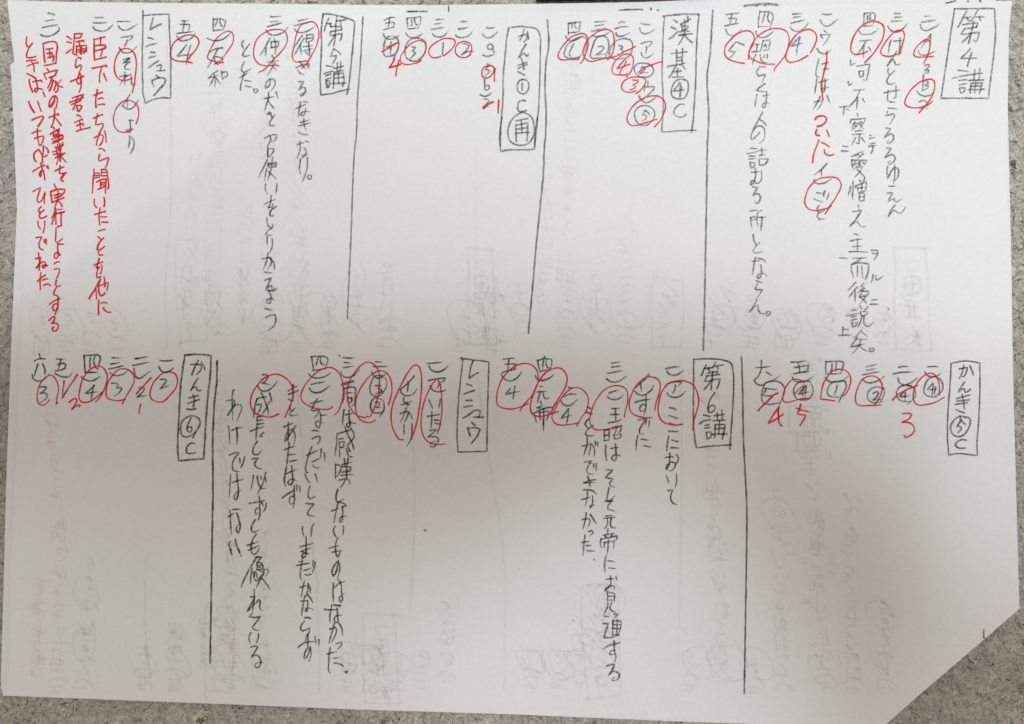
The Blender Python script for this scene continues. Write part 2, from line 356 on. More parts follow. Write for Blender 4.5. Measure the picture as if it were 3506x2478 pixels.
# ------------------------------------------------------------------ stroke data, traced from the photograph (photograph pixels)
DATA = """@heading k
3268 30 3405 28 3408 126 3384 336 3222 336 3268 30/3310 37 3296 63 3281 92/3297 60 3325 58/3310 59 3319 72/3349 33 3338 52 3325 72/3340 57 3369 57/3353 58 3358 70/3296 84 3348 77 3343 93/3303 98 3344 92/3302 98 3290 118 3353 110 3349 129 3341 142 3333 137/3334 74 3325 115 3316 148/3325 112 3312 128 3295 144/3323 166 3290 200 3342 198/3326 180 3312 226/3281 240 3314 244/3262 267 3318 255/3283 275 3310 272/3285 290 3310 285/3285 301 3289 318 3301 314 3303 300 3285 301/3322 255 3364 250/3316 275 3368 273/3338 238 3334 274/3355 233 3352 275/3325 285 3364 283 3353 320/3325 285 3322 318/3325 295 3358 294/3314 307 3370 305/3342 275 3336 318
@text k
3166 55 3189 54/3155 76 3203 68/3152 84 3153 94 3161 102 3174 104 3192 97 3207 89 3215 81/3187 116 3170 141 3154 165/3187 118 3185 137 3183 157/3164 142 3185 139/3145 172 3148 183 3159 189 3177 186 3201 176/3168 224 3179 220 3183 225 3175 234 3164 241 3180 240 3181 245 3170 251 3165 248/3162 255 3159 312/3161 275 3175 277 3178 285 3165 292 3179 294 3177 300 3159 310/3140 311 3148 322 3166 329 3185 325 3194 317/3148 349 3159 343 3172 348 3172 359 3150 370 3175 370
@circle r
3196 192 3155 195 3133 192 3128 181 3140 159 3164 137 3177 134 3185 144 3183 166 3175 192 3163 218
@circle r
3192 346 3174 360 3151 367 3122 368 3102 360 3099 344 3114 314 3140 287 3170 272 3192 272 3201 285 3198 311 3185 340 3166 364 3147 386
@text k
3063 45 3085 46/3063 60 3089 57/3052 73 3090 70/3040 88 3048 102 3063 109 3081 105 3096 94 3105 82/3051 137 3044 159 3042 181/3061 141 3090 137/3081 128 3081 159 3077 187/3070 176 3053 202 3037 226 3052 207 3059 203 3063 211 3065 220 3074 222 3081 218/3042 233 3039 246 3046 255/3063 242 3048 255 3037 274 3039 285 3052 288 3065 283/3026 317 3081 307/3068 292 3068 314 3066 333 3060 335/3042 309 3039 329 3040 346 3052 349 3065 348/3042 370 3070 371/3039 381 3033 396 3048 392 3059 388 3063 396 3055 410 3046 425/3033 438 3050 440 3026 473 3048 458 3059 464 3057 481 3042 492 3036 486 3044 481/3035 507 3052 507 3029 540 3055 529 3065 540 3059 555 3044 562 3042 555 3048 551/3039 569 3037 589 3040 612 3051 586 3064 574 3075 578 3077 592 3072 608 3063 616 3056 616/3063 563 3064 594 3060 628/3043 637 3066 638/3038 661 3057 659 3040 690 3056 681 3062 679 3064 689 3072 690 3085 682/3064 702 3051 719 3041 742 3044 739 3056 721 3064 720 3070 725 3081 730 3091 723 3100 708
@circle r
3085 180 3048 192 3026 190 3016 181 3018 166 3037 137 3059 111 3081 102 3094 107 3096 126 3090 152 3079 185
@text k
2959 46 2957 89/2959 46 2992 44 2997 55 2989 83/2972 52 2970 74/2981 48 2979 70 2989 68/2959 89 2989 87/2941 105 2948 115 2967 118 2989 113 3007 98/2944 140 2984 136/2965 141 2952 163 2933 189/2958 155 2956 196/2974 161 2983 176/2913 205 2912 224 2930 214/2933 226 2979 219 2972 251 2967 275 2954 272/2941 244 2944 263 2955 259 2957 242 2941 244/2904 279 2907 292 2918 284/2924 308 2961 306/2944 309 2930 340 2907 366/2937 335 2933 373/2954 336 2961 351/2935 388 2937 399/2913 407 2911 425/2915 409 2963 405 2959 418/2928 416 2915 440/2924 422 2941 420 2918 446/2926 427 2933 434/2944 418 2957 420 2943 440/2943 423 2957 440/2928 449 2955 446/2920 460 2959 457/2943 460 2941 492 2931 488/2930 470 2917 495/2950 471 2963 488/2978 462 2985 464/2976 474 2996 470/2981 492 2997 490/2974 501 3001 497/2989 499 2989 512 2982 525/2916 535 2956 517/2927 530 2932 534/2936 527 2942 533/2956 526 2948 532 2940 542/2916 547 2919 573/2917 548 2969 548 2959 562/2928 551 2920 573/2929 562 2937 559 2948 551/2943 557 2946 565/2954 554 2959 562/2946 562 2921 580/2932 573 2954 570 2943 589 2927 605/2935 580 2948 592 2961 607/2885 500 2905 502/2882 516 2905 517/2921 621 2919 682/2913 638 2905 667/2929 635 2929 643/2943 615 2948 623/2962 609 2954 623/2935 634 2967 621 2963 651 2939 658 2933 635/2937 644 2963 640/2951 630 2950 654/2942 661 2943 687 2958 687 2960 661 2942 662/2943 674 2959 671/2938 702 2942 716/2920 724 2950 720 2932 748 2908 777 2924 762 2935 759 2943 770 2954 777 2964 775/2925 800 2943 806/2912 824 2952 817/2936 818 2936 861/2919 844 2950 842/2907 861 2939 861 2972 863/2875 882 2903 884/2984 857 3005 857 3006 869 2992 889/2987 867 3002 868/2920 884 2968 882/2949 884 2934 895 2916 906 2922 952/2917 905 2945 899 2973 903 2974 921 2970 940 2964 955 2953 949/2936 909 2935 947/2951 909 2952 945/2990 940 2987 954 2982 967/3000 943 2998 954 3002 958 3011 954 3023 945/2931 966 2919 978 2904 993/2935 982 2920 1000 2907 1019/2928 997 2928 1033/2958 968 2947 979 2958 981 2943 997 2934 1004/2961 987 2947 997 2974 997 2972 1008 2965 1016/2950 1005 2939 1019 2966 1010 2958 1024 2945 1040/2947 1019 2958 1028 2967 1037/2985 1027 3004 1025/2979 1041 3008 1041/2915 1062 2936 1061/2897 1081 2939 1073/2915 1085 2932 1081/2915 1096 2934 1092/2917 1103 2920 1119 2931 1115 2936 1103 2917 1104/2945 1047 2950 1058/2971 1051 2958 1065/2946 1067 2949 1081 2966 1078 2972 1067 2947 1067/2953 1081 2945 1103 2937 1121/2960 1080 2957 1103 2964 1115 2977 1116 2989 1104/2887 1119 2884 1146/2888 1128 2905 1126/2871 1148 2915 1146/2950 1128 2936 1146 2922 1156/2950 1135 2970 1152/2934 1154 2923 1173 2912 1188/2930 1162 2969 1162/2917 1187 2961 1177/2947 1165 2939 1187 2916 1213/2939 1181 2955 1195 2972 1202/2980 1192 2976 1200 2987 1203 2995 1196 2987 1191 2980 1193/2876 367 2891 364 2907 362/2892 365 2889 379 2887 393/2899 373 2909 377
@circle r
2971 174 2952 183 2926 185 2914 174 2914 152 2928 115 2955 85 2985 73 3011 76 3026 92 3024 126 3007 159 2985 189 2961 214
@underwriting k2
2548 22 2549 18 2585 14 2619 11 2653 13 2662 14 2662 19/2589 20 2593 19/2619 18 2622 18
@text k
2814 47 2827 50 2849 47/2808 68 2814 80 2828 89 2844 85 2859 72 2869 63/2821 103 2830 112/2810 119 2817 131/2811 119 2843 116 2833 134 2818 156/2798 166 2807 179 2822 184 2834 180 2845 169/2804 202 2797 228 2794 256 2799 264 2805 263/2813 219 2838 213/2819 237 2840 234/2797 270 2793 296 2790 320/2804 282 2837 272/2825 268 2825 296 2822 311 2817 314 2813 310/2811 305 2837 298/2808 330 2800 348 2784 374/2788 349 2807 345 2817 342 2810 360 2798 374/2832 326 2840 350/2832 559 2812 580 2789 598/2812 580 2813 611/2790 615 2786 617 2790 625 2805 629 2824 625 2847 613/2796 659 2815 663/2786 679 2800 686 2816 692/2825 654 2821 661 2821 673/2838 661 2835 671 2830 682/2805 703 2797 715 2800 724 2806 727/2823 720 2806 728 2798 739 2802 747 2813 750 2823 749/2804 753 2806 752
@correction r
2832 176 2829 216 2819 256 2813 287 2816 327 2818 342/2790 408 2797 400 2813 396 2827 400 2830 411 2822 422 2810 430 2798 432/2797 443 2793 454 2796 462 2806 464/2831 445 2839 466
@text k
2714 48 2745 45/2717 59 2744 55/2708 79 2753 68/2705 92 2713 102 2727 107 2743 103 2759 92 2767 79/2737 125 2708 159 2748 146/2739 126 2731 157 2727 189
@circle r
2766 190 2736 206 2711 213 2699 211 2691 200 2691 185 2702 157 2717 129 2742 108 2770 100 2788 108 2796 123 2793 145 2785 163 2774 180
@text k
2602 37 2597 68 2597 95/2602 40 2640 42 2647 55 2642 80 2637 95/2619 45 2614 62 2609 80/2631 45 2628 62 2634 74 2640 77/2597 91 2634 89/2588 106 2592 119 2603 127 2619 127 2634 119 2648 107/2584 152 2600 151/2592 152 2591 176/2575 177 2597 175/2613 138 2608 160 2602 177/2613 139 2637 136 2633 168/2616 157 2625 154/2613 173 2633 168/2619 149 2625 162/2588 185 2580 203 2578 220/2603 187 2605 203 2613 213 2625 213/2615 197 2619 186/2628 186 2626 200/2600 227 2623 229/2597 233 2591 246 2594 254 2597 260 2622 254 2616 266 2609 283/2620 286 2588 308 2611 313 2625 313/2592 322 2588 342 2585 363/2613 328 2634 323/2625 314 2623 345 2620 364 2614 368 2609 364 2614 354 2625 351 2634 354/2611 383 2597 410 2577 444/2600 408 2616 419 2624 430/2600 453 2585 471 2574 478 2571 467 2579 447 2591 433 2605 431 2617 439 2619 459 2614 478 2601 491/2570 507 2593 509/2558 526 2595 518/2565 534 2585 534/2563 544 2588 541/2568 555 2571 576 2580 571 2586 557 2568 556/2608 507 2608 531/2598 515 2626 512/2600 532 2619 530/2599 546 2601 566 2619 562 2631 543 2599 544/2573 590 2601 586/2586 575 2587 600 2584 619 2573 632 2570 631 2573 619 2581 617 2589 627 2600 625 2608 608 2607 584/2576 640 2595 641 2576 670 2593 662 2603 670 2601 686 2592 697 2584 694 2586 686/2568 722 2592 719/2570 744 2573 775 2576 779/2570 745 2585 741 2586 748 2573 755/2607 720 2595 727 2592 756 2595 774/2595 744 2622 743/2609 744 2608 765 2605 788/2579 803 2581 821 2589 838/2602 830 2587 842 2578 860 2587 866 2610 861/2575 895 2602 891/2587 881 2581 910 2576 940/2596 884 2611 887 2623 898/2605 906 2607 932 2603 948 2595 954 2593 945 2602 937 2617 936 2626 943/2589 961 2609 967/2594 971 2584 989 2589 991 2611 991 2600 1008 2591 1020/2593 1025 2579 1048 2564 1071 2581 1051 2594 1044 2598 1062 2604 1073 2617 1073 2625 1070/2626 1067 2624 1081 2634 1078 2638 1065 2627 1066
@circle r
2651 219 2625 219 2600 213 2576 202 2565 191 2566 173 2582 139 2603 117 2634 100 2668 97 2690 105 2702 126 2700 154 2690 185 2668 216 2651 237 2651 243
@text k
2486 49 2530 44/2505 48 2503 65 2499 85/2494 63 2523 62 2517 80/2482 88 2528 79/2485 99 2491 114 2505 122 2520 117 2539 100/2548 153 2532 148 2520 143 2508 157 2495 172 2506 176 2517 176 2509 188 2495 201
@circle r
2549 216 2526 213 2502 205 2485 193 2481 177 2486 154 2508 129 2532 111 2560 105 2576 111 2582 126 2580 148 2568 169 2563 185 2563 203
@circle r
2846 705 2824 715 2794 720 2770 716 2758 702 2756 684 2765 651 2786 624 2813 609 2848 606 2870 612 2880 630 2875 651 2856 684 2838 711 2825 732
@correction r
2804 479 2793 508 2784 535 2783 556/2813 487 2827 493 2839 502/2823 511 2823 520 2829 528 2840 532 2855 529
@dot k
3041 1057 3042 1057
@underwriting k2
2120 34 2142 33 2166 32 2185 32 2201 33/2229 27 2229 33/2250 34 2256 33
@heading k
2270 55 2296 52 2333 48 2364 48 2393 49/2275 55 2271 108 2269 169 2267 246 2270 326 2271 370 2268 416 2265 451 2287 450 2333 447 2383 445/2393 50 2388 108 2384 185 2382 277 2377 354 2373 416 2367 452/2307 68 2319 76/2299 92 2314 100/2291 133 2302 126 2320 108/2330 83 2364 65/2342 66 2345 83/2355 55 2354 77/2333 83 2336 102/2333 89 2357 88 2351 100 2334 102/2345 89 2344 114/2325 108 2361 106/2324 120 2370 115/2345 114 2336 132 2324 153/2342 120 2354 132 2371 146/2299 183 2353 177/2317 169 2316 220/2337 166 2336 217/2317 197 2334 195/2317 208 2334 206/2286 227 2345 216/2316 222 2305 243 2291 265/2327 220 2336 223 2347 237/2308 246 2333 242/2320 234 2320 262/2302 264 2340 262/2345 273 2327 271 2308 283 2299 308 2300 326 2311 336 2342 336 2353 320 2357 296 2354 277 2342 272/2328 282 2305 311 2342 308/2330 285 2328 334/2333 296 2334 308/2342 357 2330 356 2316 365 2307 382 2311 394 2327 400 2339 399 2350 390
@text k
2195 79 2210 83 2225 83/2190 95 2194 108 2205 115 2217 114 2231 108 2241 99/2194 150 2210 143 2234 142 2228 152 2220 160/2213 157 2214 169 2211 184/2195 180 2199 191 2208 197 2222 195 2237 183/2171 240 2173 228 2185 217 2205 216 2225 220 2237 234 2236 249 2222 262 2203 264 2185 259 2174 246 2171 236/2194 233 2200 228 2208 229 2207 237 2188 253 2200 249 2219 248/2219 277 2218 293/2207 290 2205 314/2207 297 2239 296 2240 302 2225 320 2210 333 2199 342/2188 327 2193 339 2207 350 2222 349 2240 337 2251 325/2222 424 2203 430 2185 422 2174 403 2174 382 2185 367 2203 361 2225 365 2240 379 2240 400 2228 420 2213 431/2208 377 2200 394 2210 393 2214 399 2208 408 2194 414/2210 378 2217 382 2223 390
@text k
2119 78 2130 74 2139 77/2106 98 2126 92 2149 90/2109 112 2114 122 2125 124 2139 120 2157 111/2119 156 2128 156 2133 160 2123 169 2130 169 2132 176 2126 185 2114 184/2139 203 2154 191 2165 169 2166 151 2157 136 2136 131 2111 139 2096 154 2087 176 2088 194 2099 200 2117 202 2145 196
@circle r
2185 247 2203 233 2222 225 2247 216 2267 210
@circle r
2177 158 2154 169 2133 179 2119 188 2102 194 2080 197 2056 203 2031 209 2016 208 2003 199 1996 182 1999 163 2012 136 2037 114 2062 102 2080 100 2096 108 2103 132 2102 160 2096 185 2080 204
@circle r
2148 250 2143 256 2123 256 2102 253 2095 243 2098 225 2111 203 2133 188 2151 184 2165 191 2169 209 2165 234 2154 253 2144 264/2140 202 2123 222 2111 236 2156 219/2145 209 2134 228 2128 237 2120 255
@circle r
2177 310 2160 315 2142 314 2130 305 2129 290 2140 274 2160 265 2188 263 2207 268 2211 280 2203 296 2191 310 2177 320/2166 273 2185 274 2182 282 2166 290 2177 294 2174 300 2157 307
@circle r
2249 408 2219 417 2194 425 2166 430 2153 423 2147 407 2154 382 2173 357 2197 339 2228 328 2253 329 2271 339 2279 360 2274 385 2262 410 2241 434
@text k
2037 75 2076 72/2037 88 2067 83/2025 107 2074 96/2027 121 2037 124 2053 124 2071 119 2090 106/2049 159 2060 157 2068 162 2063 171 2039 188 2053 185 2073 185/2034 200 2023 196 2022 182 2031 154 2040 132 2053 123 2068 123 2080 132 2085 151 2082 172 2074 191 2073 197/2034 200 2068 196
@text k
1946 81 1946 119/1946 79 1988 74 1982 108/1959 81 1959 94/1968 77 1969 92 1976 97/1946 112 1982 108/1937 124 1942 133 1952 140 1972 136 1994 123/1965 149 1954 169 1948 185 1951 188 1957 195/1985 195 1963 199 1942 197 1932 188 1934 172 1945 151 1963 136 1988 126 2003 128 2009 139 2008 157 1997 179 1979 197
@circle r
1982 202 1957 203 1926 204 1912 197 1911 185 1923 163 1942 139 1963 122 1991 114 2006 119 2013 136 2012 163 2003 188 1994 209 1987 216
@underwriting k2
1536 20 1536 38/1394 39 1462 38
@heading k
1751 93 1776 90 1807 92 1831 96 1845 108 1850 129 1850 185 1848 277 1844 370 1838 431 1831 500/1743 94 1736 123 1730 185 1723 262 1722 339 1717 400 1714 447 1713 500/1776 125 1791 119 1805 117 1803 132 1794 143/1794 100 1788 123 1780 137/1806 108 1810 134/1801 151 1788 172 1775 200 1784 188 1794 182 1798 185 1802 194 1810 185/1774 223 1804 213/1773 234 1805 220/1785 199 1790 216 1794 237/1773 245 1779 248 1796 256/1791 271 1777 277 1771 293 1774 311 1785 320 1797 320 1809 305 1810 286 1804 274 1790 272/1788 285 1788 308/1799 345 1790 343 1777 348 1772 363 1774 377 1785 382 1802 378/1788 383 1764 397 1745 422 1739 453 1745 480 1764 494 1788 497 1813 487 1827 462 1829 431 1819 400 1801 387 1785 383/1767 413 1807 405/1765 427 1768 484/1767 428 1807 420 1807 444 1804 482/1785 411 1787 453/1768 442 1804 437/1764 456 1813 452/1718 400 1714 434 1711 462 1712 496 1715 517 1731 514 1765 512 1810 512 1831 509 1831 479 1833 445 1840 400
@text k
1665 94 1680 96 1693 94/1653 116 1659 125 1671 129 1684 126 1704 108/1690 159 1680 149 1671 154 1671 166 1679 169 1690 160 1688 172 1691 179 1697 176/1653 188 1662 192 1671 192 1693 185/1667 219 1676 221 1670 228 1660 239 1671 239 1677 243 1671 251 1659 261/1659 272 1660 296 1660 305 1668 308 1675 300 1674 293 1668 291 1660 297/1644 323 1653 328 1665 329 1683 317/1657 339 1667 339 1675 345 1665 357 1650 369 1662 365 1676 364
@circle r
1671 226 1659 228 1651 240 1650 256 1654 265 1665 266 1677 262 1690 246 1691 234 1684 225 1670 225/1696 233 1693 246 1693 277
@correction r
1656 372 1671 357 1689 347/1708 342 1706 363 1706 386
@text k
1576 74 1600 73/1569 99 1601 94/1560 119 1565 125 1576 129 1591 127 1607 120 1616 109/1585 149 1597 149 1607 157 1597 171 1579 188 1588 183 1600 176 1621 176
@circle r
1611 188 1594 196 1576 195 1562 185 1559 169 1566 151 1582 142 1600 143 1613 152 1615 169 1610 185 1600 195
@text k
1493 66 1520 66/1489 82 1511 79/1477 100 1520 93/1482 115 1486 122 1499 126 1514 125 1526 117 1534 106/1518 145 1516 163 1515 188
@circle r
1509 192 1496 197 1480 196 1469 185 1468 172 1477 157 1496 142 1520 132 1545 131 1557 137 1557 151 1548 166 1533 180 1517 191
@text k
1393 62 1397 100/1394 62 1425 59 1440 55 1439 80 1433 95/1409 68 1411 83 1406 89/1419 62 1422 80 1428 85 1432 83/1399 99 1433 95/1390 112 1397 123 1409 129 1428 127 1444 115/1411 160 1424 161 1412 174 1422 179 1416 189 1401 203/1440 205 1425 209 1409 208 1394 200 1386 185 1388 163 1397 142 1412 132 1434 131 1453 139 1459 154 1456 179 1443 200 1426 219
@circle r
1442 207 1419 217 1391 220 1374 214 1371 197 1382 176 1403 152 1425 140 1443 139 1456 148 1458 166 1449 188 1431 206
@text k
1316 68 1335 60 1353 59/1334 62 1332 80 1329 95/1321 80 1346 75 1351 80 1346 92/1314 102 1335 95 1349 92/1312 115 1317 126 1329 133 1345 133 1359 127 1365 122/1339 143 1338 166 1336 185/1323 160 1351 154/1331 124 1319 136 1314 160 1314 185 1320 192 1339 191 1355 183 1363 163 1366 145 1357 128 1342 123 1329 125/1348 200 1354 188
@correction r
1307 177 1332 163 1354 148 1365 146/1350 202 1342 219 1330 233 1372 219/1366 205 1359 234 1355 259
@heading k
1106 47 1138 49 1172 57 1203 67 1213 74 1211 121 1205 190 1198 259 1193 300 1187 322/1106 47 1100 103 1101 155 1098 224 1096 276 1099 325 1138 319 1172 310 1197 304/1126 62 1119 76 1110 105/1119 81 1135 79/1129 81 1134 90/1153 55 1152 69 1148 90/1152 71 1183 67/1166 71 1167 86/1131 92 1148 90 1171 92 1169 103/1134 107 1167 102/1133 107 1129 122 1171 114 1169 128 1164 138/1150 90 1147 131 1143 157/1147 121 1124 155/1143 166 1131 193 1153 190 1148 202 1139 217/1143 167 1155 174 1166 186/1117 225 1140 228/1109 252 1138 243/1114 259 1133 253/1116 271 1133 266/1117 272 1119 300 1125 298 1129 276 1119 274/1143 234 1176 226/1142 247 1176 241/1155 214 1154 241/1166 210 1166 241/1143 253 1176 250 1178 276 1172 295/1144 253 1141 302/1143 267 1176 264/1133 286 1184 284/1159 241 1159 286
@text k
1019 72 1055 63/1008 88 1038 80 1066 74/1008 99 1017 108 1034 111 1055 105 1079 89/1034 121 1021 141 1009 159/1041 131 1024 159 1008 188/1029 155 1031 186/1051 119 1048 145/1051 119 1071 117 1071 136 1050 143/1052 132 1069 128/1038 160 1069 155/1036 174 1071 166/1057 145 1059 172 1060 191 1052 186/1047 178 1052 183/1014 232 1034 222 1057 216/1026 209 1033 221 1045 234/1019 240 1024 247 1041 256/1052 221 1055 234/1057 218 1060 230/1022 280 1041 278 1021 309 1034 299 1045 300 1046 312 1036 326 1028 328 1029 321 1040 317/1014 371 1045 357/1028 348 1026 369 1021 398/1040 347 1055 350/1047 371 1045 383 1038 395 1028 393 1034 384 1048 381 1060 383/1028 419 1060 410/1022 431 1064 419/1040 407 1041 424 1048 445/1023 452 1034 459 1055 460/1017 495 1038 488/1026 483 1028 510 1017 542/1045 483 1058 486/1041 505 1048 517 1045 533 1036 541 1033 534 1045 529 1053 529/1028 544 1025 578 1029 593/1053 538 1050 582 1036 620/1052 605 1056 613 1065 611 1066 603 1058 599 1052 605
@circle r
1053 208 1034 210 1017 212 1007 209 1001 197 1003 172 1009 145 1017 110 1031 86 1052 76 1069 74 1084 84 1091 107 1090 134 1079 166 1062 197 1048 221 1032 234
@divider k
2441 34 2439 62 2431 185 2421 262 2425 354 2427 394 2422 500 2420 620 2418 740 2415 900 2412 1050 2408 1199
@divider k
1874 68 1879 135 1877 172 1869 215 1866 308 1870 379 1868 462 1864 500 1860 600 1850 700 1835 850 1822 1000 1809 1140
@divider k
1243 57 1238 138 1234 214 1226 310 1223 362 1221 448 1214 517 1211 560 1207 650 1202 800 1195 950 1189 1092
@text k
925 57 961 55/926 75 952 71/916 91 965 77/911 103 917 111 928 118 943 120 961 115 976 105 986 92/924 130 907 163 891 190/911 163 909 190/928 142 930 163/928 143 955 141 952 159/928 163 952 159/939 131 944 159 942 185/931 190 937 201 931 218/917 212 954 207/941 214 931 233 917 257/931 224 946 240/926 270 922 292 909 303 909 288 920 273 933 269 942 279 938 296 928 312/904 337 939 330/920 316 917 344 905 379/919 344 928 360 940 372/946 314 951 337/914 390 928 385/921 383 921 392/926 388 931 403 942 392/934 403 924 417 922 430 940 429/906 472 928 462 948 460 944 477 931 485/926 464 926 480 915 501/917 504 917 532 920 538 937 517 937 508 917 509/917 515 917 539/916 545 886 605/912 578 906 619/918 558 918 574/918 560 946 556 944 570 918 574/918 566 944 563/933 538 928 578 916 617/918 585 934 601 944 612/910 629 908 649 916 663/949 627 947 645 944 660/906 698 942 682/928 669 926 696 918 716/918 708 932 710 936 696/947 706 928 719 924 733 928 739 937 737/914 745 916 775/934 767 930 783 918 771/932 779 916 790 908 804 930 806/915 811 915 838/932 816 933 838 924 864/897 886 926 881 930 897 916 922/918 865 912 897 901 921/924 885 936 897 941 921/905 931 930 934/906 960 930 950 918 972 909 992 924 978 929 978 932 989 949 985/918 993 932 995 947 991/918 995 929 1015 924 1039 914 1037 914 1025 930 1021 937 1027/906 1056 931 1062/909 1086 928 1078 942 1078 945 1094 936 1117 919 1130
@text k
834 139 828 148 834 166/855 150 839 170 831 187 835 192 858 189/837 211 830 224 827 240 834 247 847 242 858 235/821 265 849 249/836 249 826 284 822 308 827 308/837 275 861 278/840 294 848 296 862 297/869 304 869 312 876 318 883 310 878 304 869 305
@circle r
954 225 939 222 909 225 887 218 871 200 868 174 878 137 906 111 943 100 972 105 984 126 981 148 965 174 939 200 917 225 902 240 886 247
@heading k
489 35 489 104 487 173 488 276 490 321 497 353 518 343 553 334 584 336 585 242 584 173 580 104 579 48 535 49 490 53/524 61 518 83 513 103 528 93 552 81/506 128 526 133/500 159 518 152 535 148/515 178 530 179/509 197 532 192/510 231 527 217 542 208/537 226 549 221 554 224 549 240/537 242 566 240/535 257 544 266/521 274 521 283 528 296/521 275 539 267 559 266 568 273 559 290 527 326
@text k
730 62 730 104/730 66 753 63 773 72 765 100/744 67 737 90/753 67 753 79 761 91/730 104 765 101/710 130 722 136 742 139 763 133 779 123 789 112/715 178 739 167 763 162 763 166/746 166 725 207 711 231/732 193 739 214 749 221/734 193 763 197 760 211 742 219/746 242 729 252 715 266/713 267 749 257/732 252 737 273 736 297/732 266 718 293/739 266 756 288/758 242 761 271/760 248 775 245 779 257 761 271
@circle r
765 215 742 211 725 207 711 200 711 190 718 173 735 141 756 117 777 107 794 110 800 128 794 152 773 183 753 207 734 219
@text k
622 71 646 70/631 71 626 110/618 83 649 83 649 93 643 110/604 114 658 108/606 123 613 135 625 139 646 135 660 126 668 112/637 154 618 179 606 192 658 185/653 154 644 183 637 221
@circle r
658 215 635 210 608 209 587 198 584 176 594 148 618 128 646 119 670 124 681 141 675 162 656 186 639 211
@text k
402 73 449 72/405 88 411 97 425 103 442 100 456 91 470 81/415 128 454 121 449 133 440 138/435 136 432 148 426 160/409 162 415 174 428 181 446 178 468 160/422 204 446 197 421 216 449 209 428 224 427 233 435 237 446 236/444 200 421 217/411 261 440 257/427 246 427 290/432 257 411 289/432 262 449 252 449 269 451 286 458 292 465 285/444 323 433 342 421 359/436 342 436 368/418 361 428 369 442 373 458 366 466 355 475 340/442 411 458 411/444 411 447 431 446 452 439 452 432 445 442 443 454 442/443 464 444 483 440 504/451 469 459 483 456 507 447 525
@circle r
453 268 432 274 411 273 396 255 391 228 396 200 411 173 432 165 452 173 465 197 466 228 463 262 458 293 453 316
@circle r
454 440 442 449 418 452 401 445 390 424 389 397 401 366 421 347 442 343 463 352 473 369 475 390 470 412 465 424
@text k
164 45 175 46 188 51/155 71 170 69 187 67/145 94 170 89 197 84/139 118 148 123 165 124 185 117 200 106 203 99 201 94
@text k
326 60 340 59 354 60/320 78 340 78 365 76/319 91 325 101 343 106 360 105 375 96 386 85
@text r
148 149 150 185 154 213/148 149 168 143 190 143 196 158 193 187 191 217/157 168 181 165/169 166 170 197/160 182 179 180/163 197 170 196 185 191/174 181 184 195 181 209/152 224 191 216/160 234 168 243/150 251 159 271/152 251 197 239 189 256/168 265 190 258/179 262 173 281 163 301/182 274 177 293 169 311/182 274 191 283 185 309/192 278 198 296 197 311 189 315/209 273 197 288 200 293 214 298/169 366 182 350 189 327 180 330 169 350 168 365 175 365 187 345/189 327 197 338 195 352 191 370/167 402 185 395 202 388 200 394/186 371 187 389 183 414 175 436/187 400 198 414 209 429/182 434 186 442/171 459 187 449 204 440 202 448/183 452 183 468 212 460/183 452 198 446 201 455 182 465/177 476 216 463 215 474 201 479/181 484 212 474/179 491 196 484 212 474/196 444 201 463 198 487/189 503 193 509/196 495 198 506/204 490 205 501/215 487 210 498/179 520 198 513 217 495/193 517 196 525/209 509 206 517/182 528 223 524/196 533 212 528/189 540 215 530/204 501 205 530 206 552/201 536 193 563/209 536 227 555/187 585 204 577 219 571/206 566 204 582 204 593 208 594 223 590 212 609/227 590 217 596 209 609 210 617 217 619/185 629 193 646/174 655 175 674 178 690/174 655 196 648 222 648 220 658 209 669/185 669 206 662/187 677 208 671/177 693 196 685 219 677/198 655 198 680 190 701 187 715/198 688 209 697 213 707/191 714 185 731 177 746/192 722 185 744 177 767/191 733 191 767/198 717 213 715/194 731 208 727 223 724 216 728/209 729 209 755 211 772 205 773 197 775/192 779 191 805 190 825 194 830 202 826 213 816/197 834 198 858 198 877 192 885 186 880 187 869 194 865 202 868 205 874/199 836 216 835/185 904 194 897 203 896/185 922 194 919 203 920 202 933 194 952/194 958 190 972 194 983 207 977/192 986 184 1001 184 1009 198 1013/169 1042 185 1030 205 1021/198 1013 199 1038 196 1058 188 1076/198 1041 188 1040 180 1051 183 1063 191 1062 198 1049/167 1097 177 1087 188 1082 187 1091 176 1109 185 1105 198 1110 198 1122 190 1133 181 1131 178 1124 184 1120
@text r
91 126 89 148 95 159 101 158 111 148/101 160 91 182 91 195 104 197 123 193/90 209 104 206 124 205/93 226 111 218 131 214/105 208 115 222 117 245/92 251 106 258 121 267/101 271 99 278 106 301 112 315/112 280 128 276 142 274 143 280/121 267 126 286 129 306 124 315 118 311 123 302 138 303 147 307/147 315 154 330/98 347 105 365 117 385/128 347 135 364 141 381/109 411 128 402 148 396 148 403 139 419 130 433/109 456 125 449 141 448/118 474 133 468 151 465 149 474/128 440 128 463 132 487 135 498 141 495 146 484 148 474/128 513 118 522 116 536 121 552 124 553/148 499 148 517 145 536 145 555/132 511 139 522 147 533 155 535 162 530/156 503 164 513 165 522/112 587 130 575 151 563 152 567/139 557 144 574 141 593 139 606 135 598 139 587 148 582 151 596 153 615/159 568 162 574/164 567 166 577/113 655 125 648 139 641 132 663 127 685 130 693 139 690 147 677 155 655 152 677 152 696/141 707 133 717 133 726 137 728/151 718 140 726 135 737 138 746 147 746 160 739/130 757 131 772 138 784/153 757 153 775 147 796/123 814 135 811 145 810 137 822 133 836 137 850 147 855/152 819 152 830/159 818 158 836/131 866 135 894 134 925/122 886 140 880 135 900 123 918 135 904 147 896 155 900 156 911 149 918 144 911 151 907 163 909/127 963 141 951 155 941/140 932 137 963 138 991/145 959 155 955 163 955/149 976 158 973 167 972/169 976 172 977
@text r
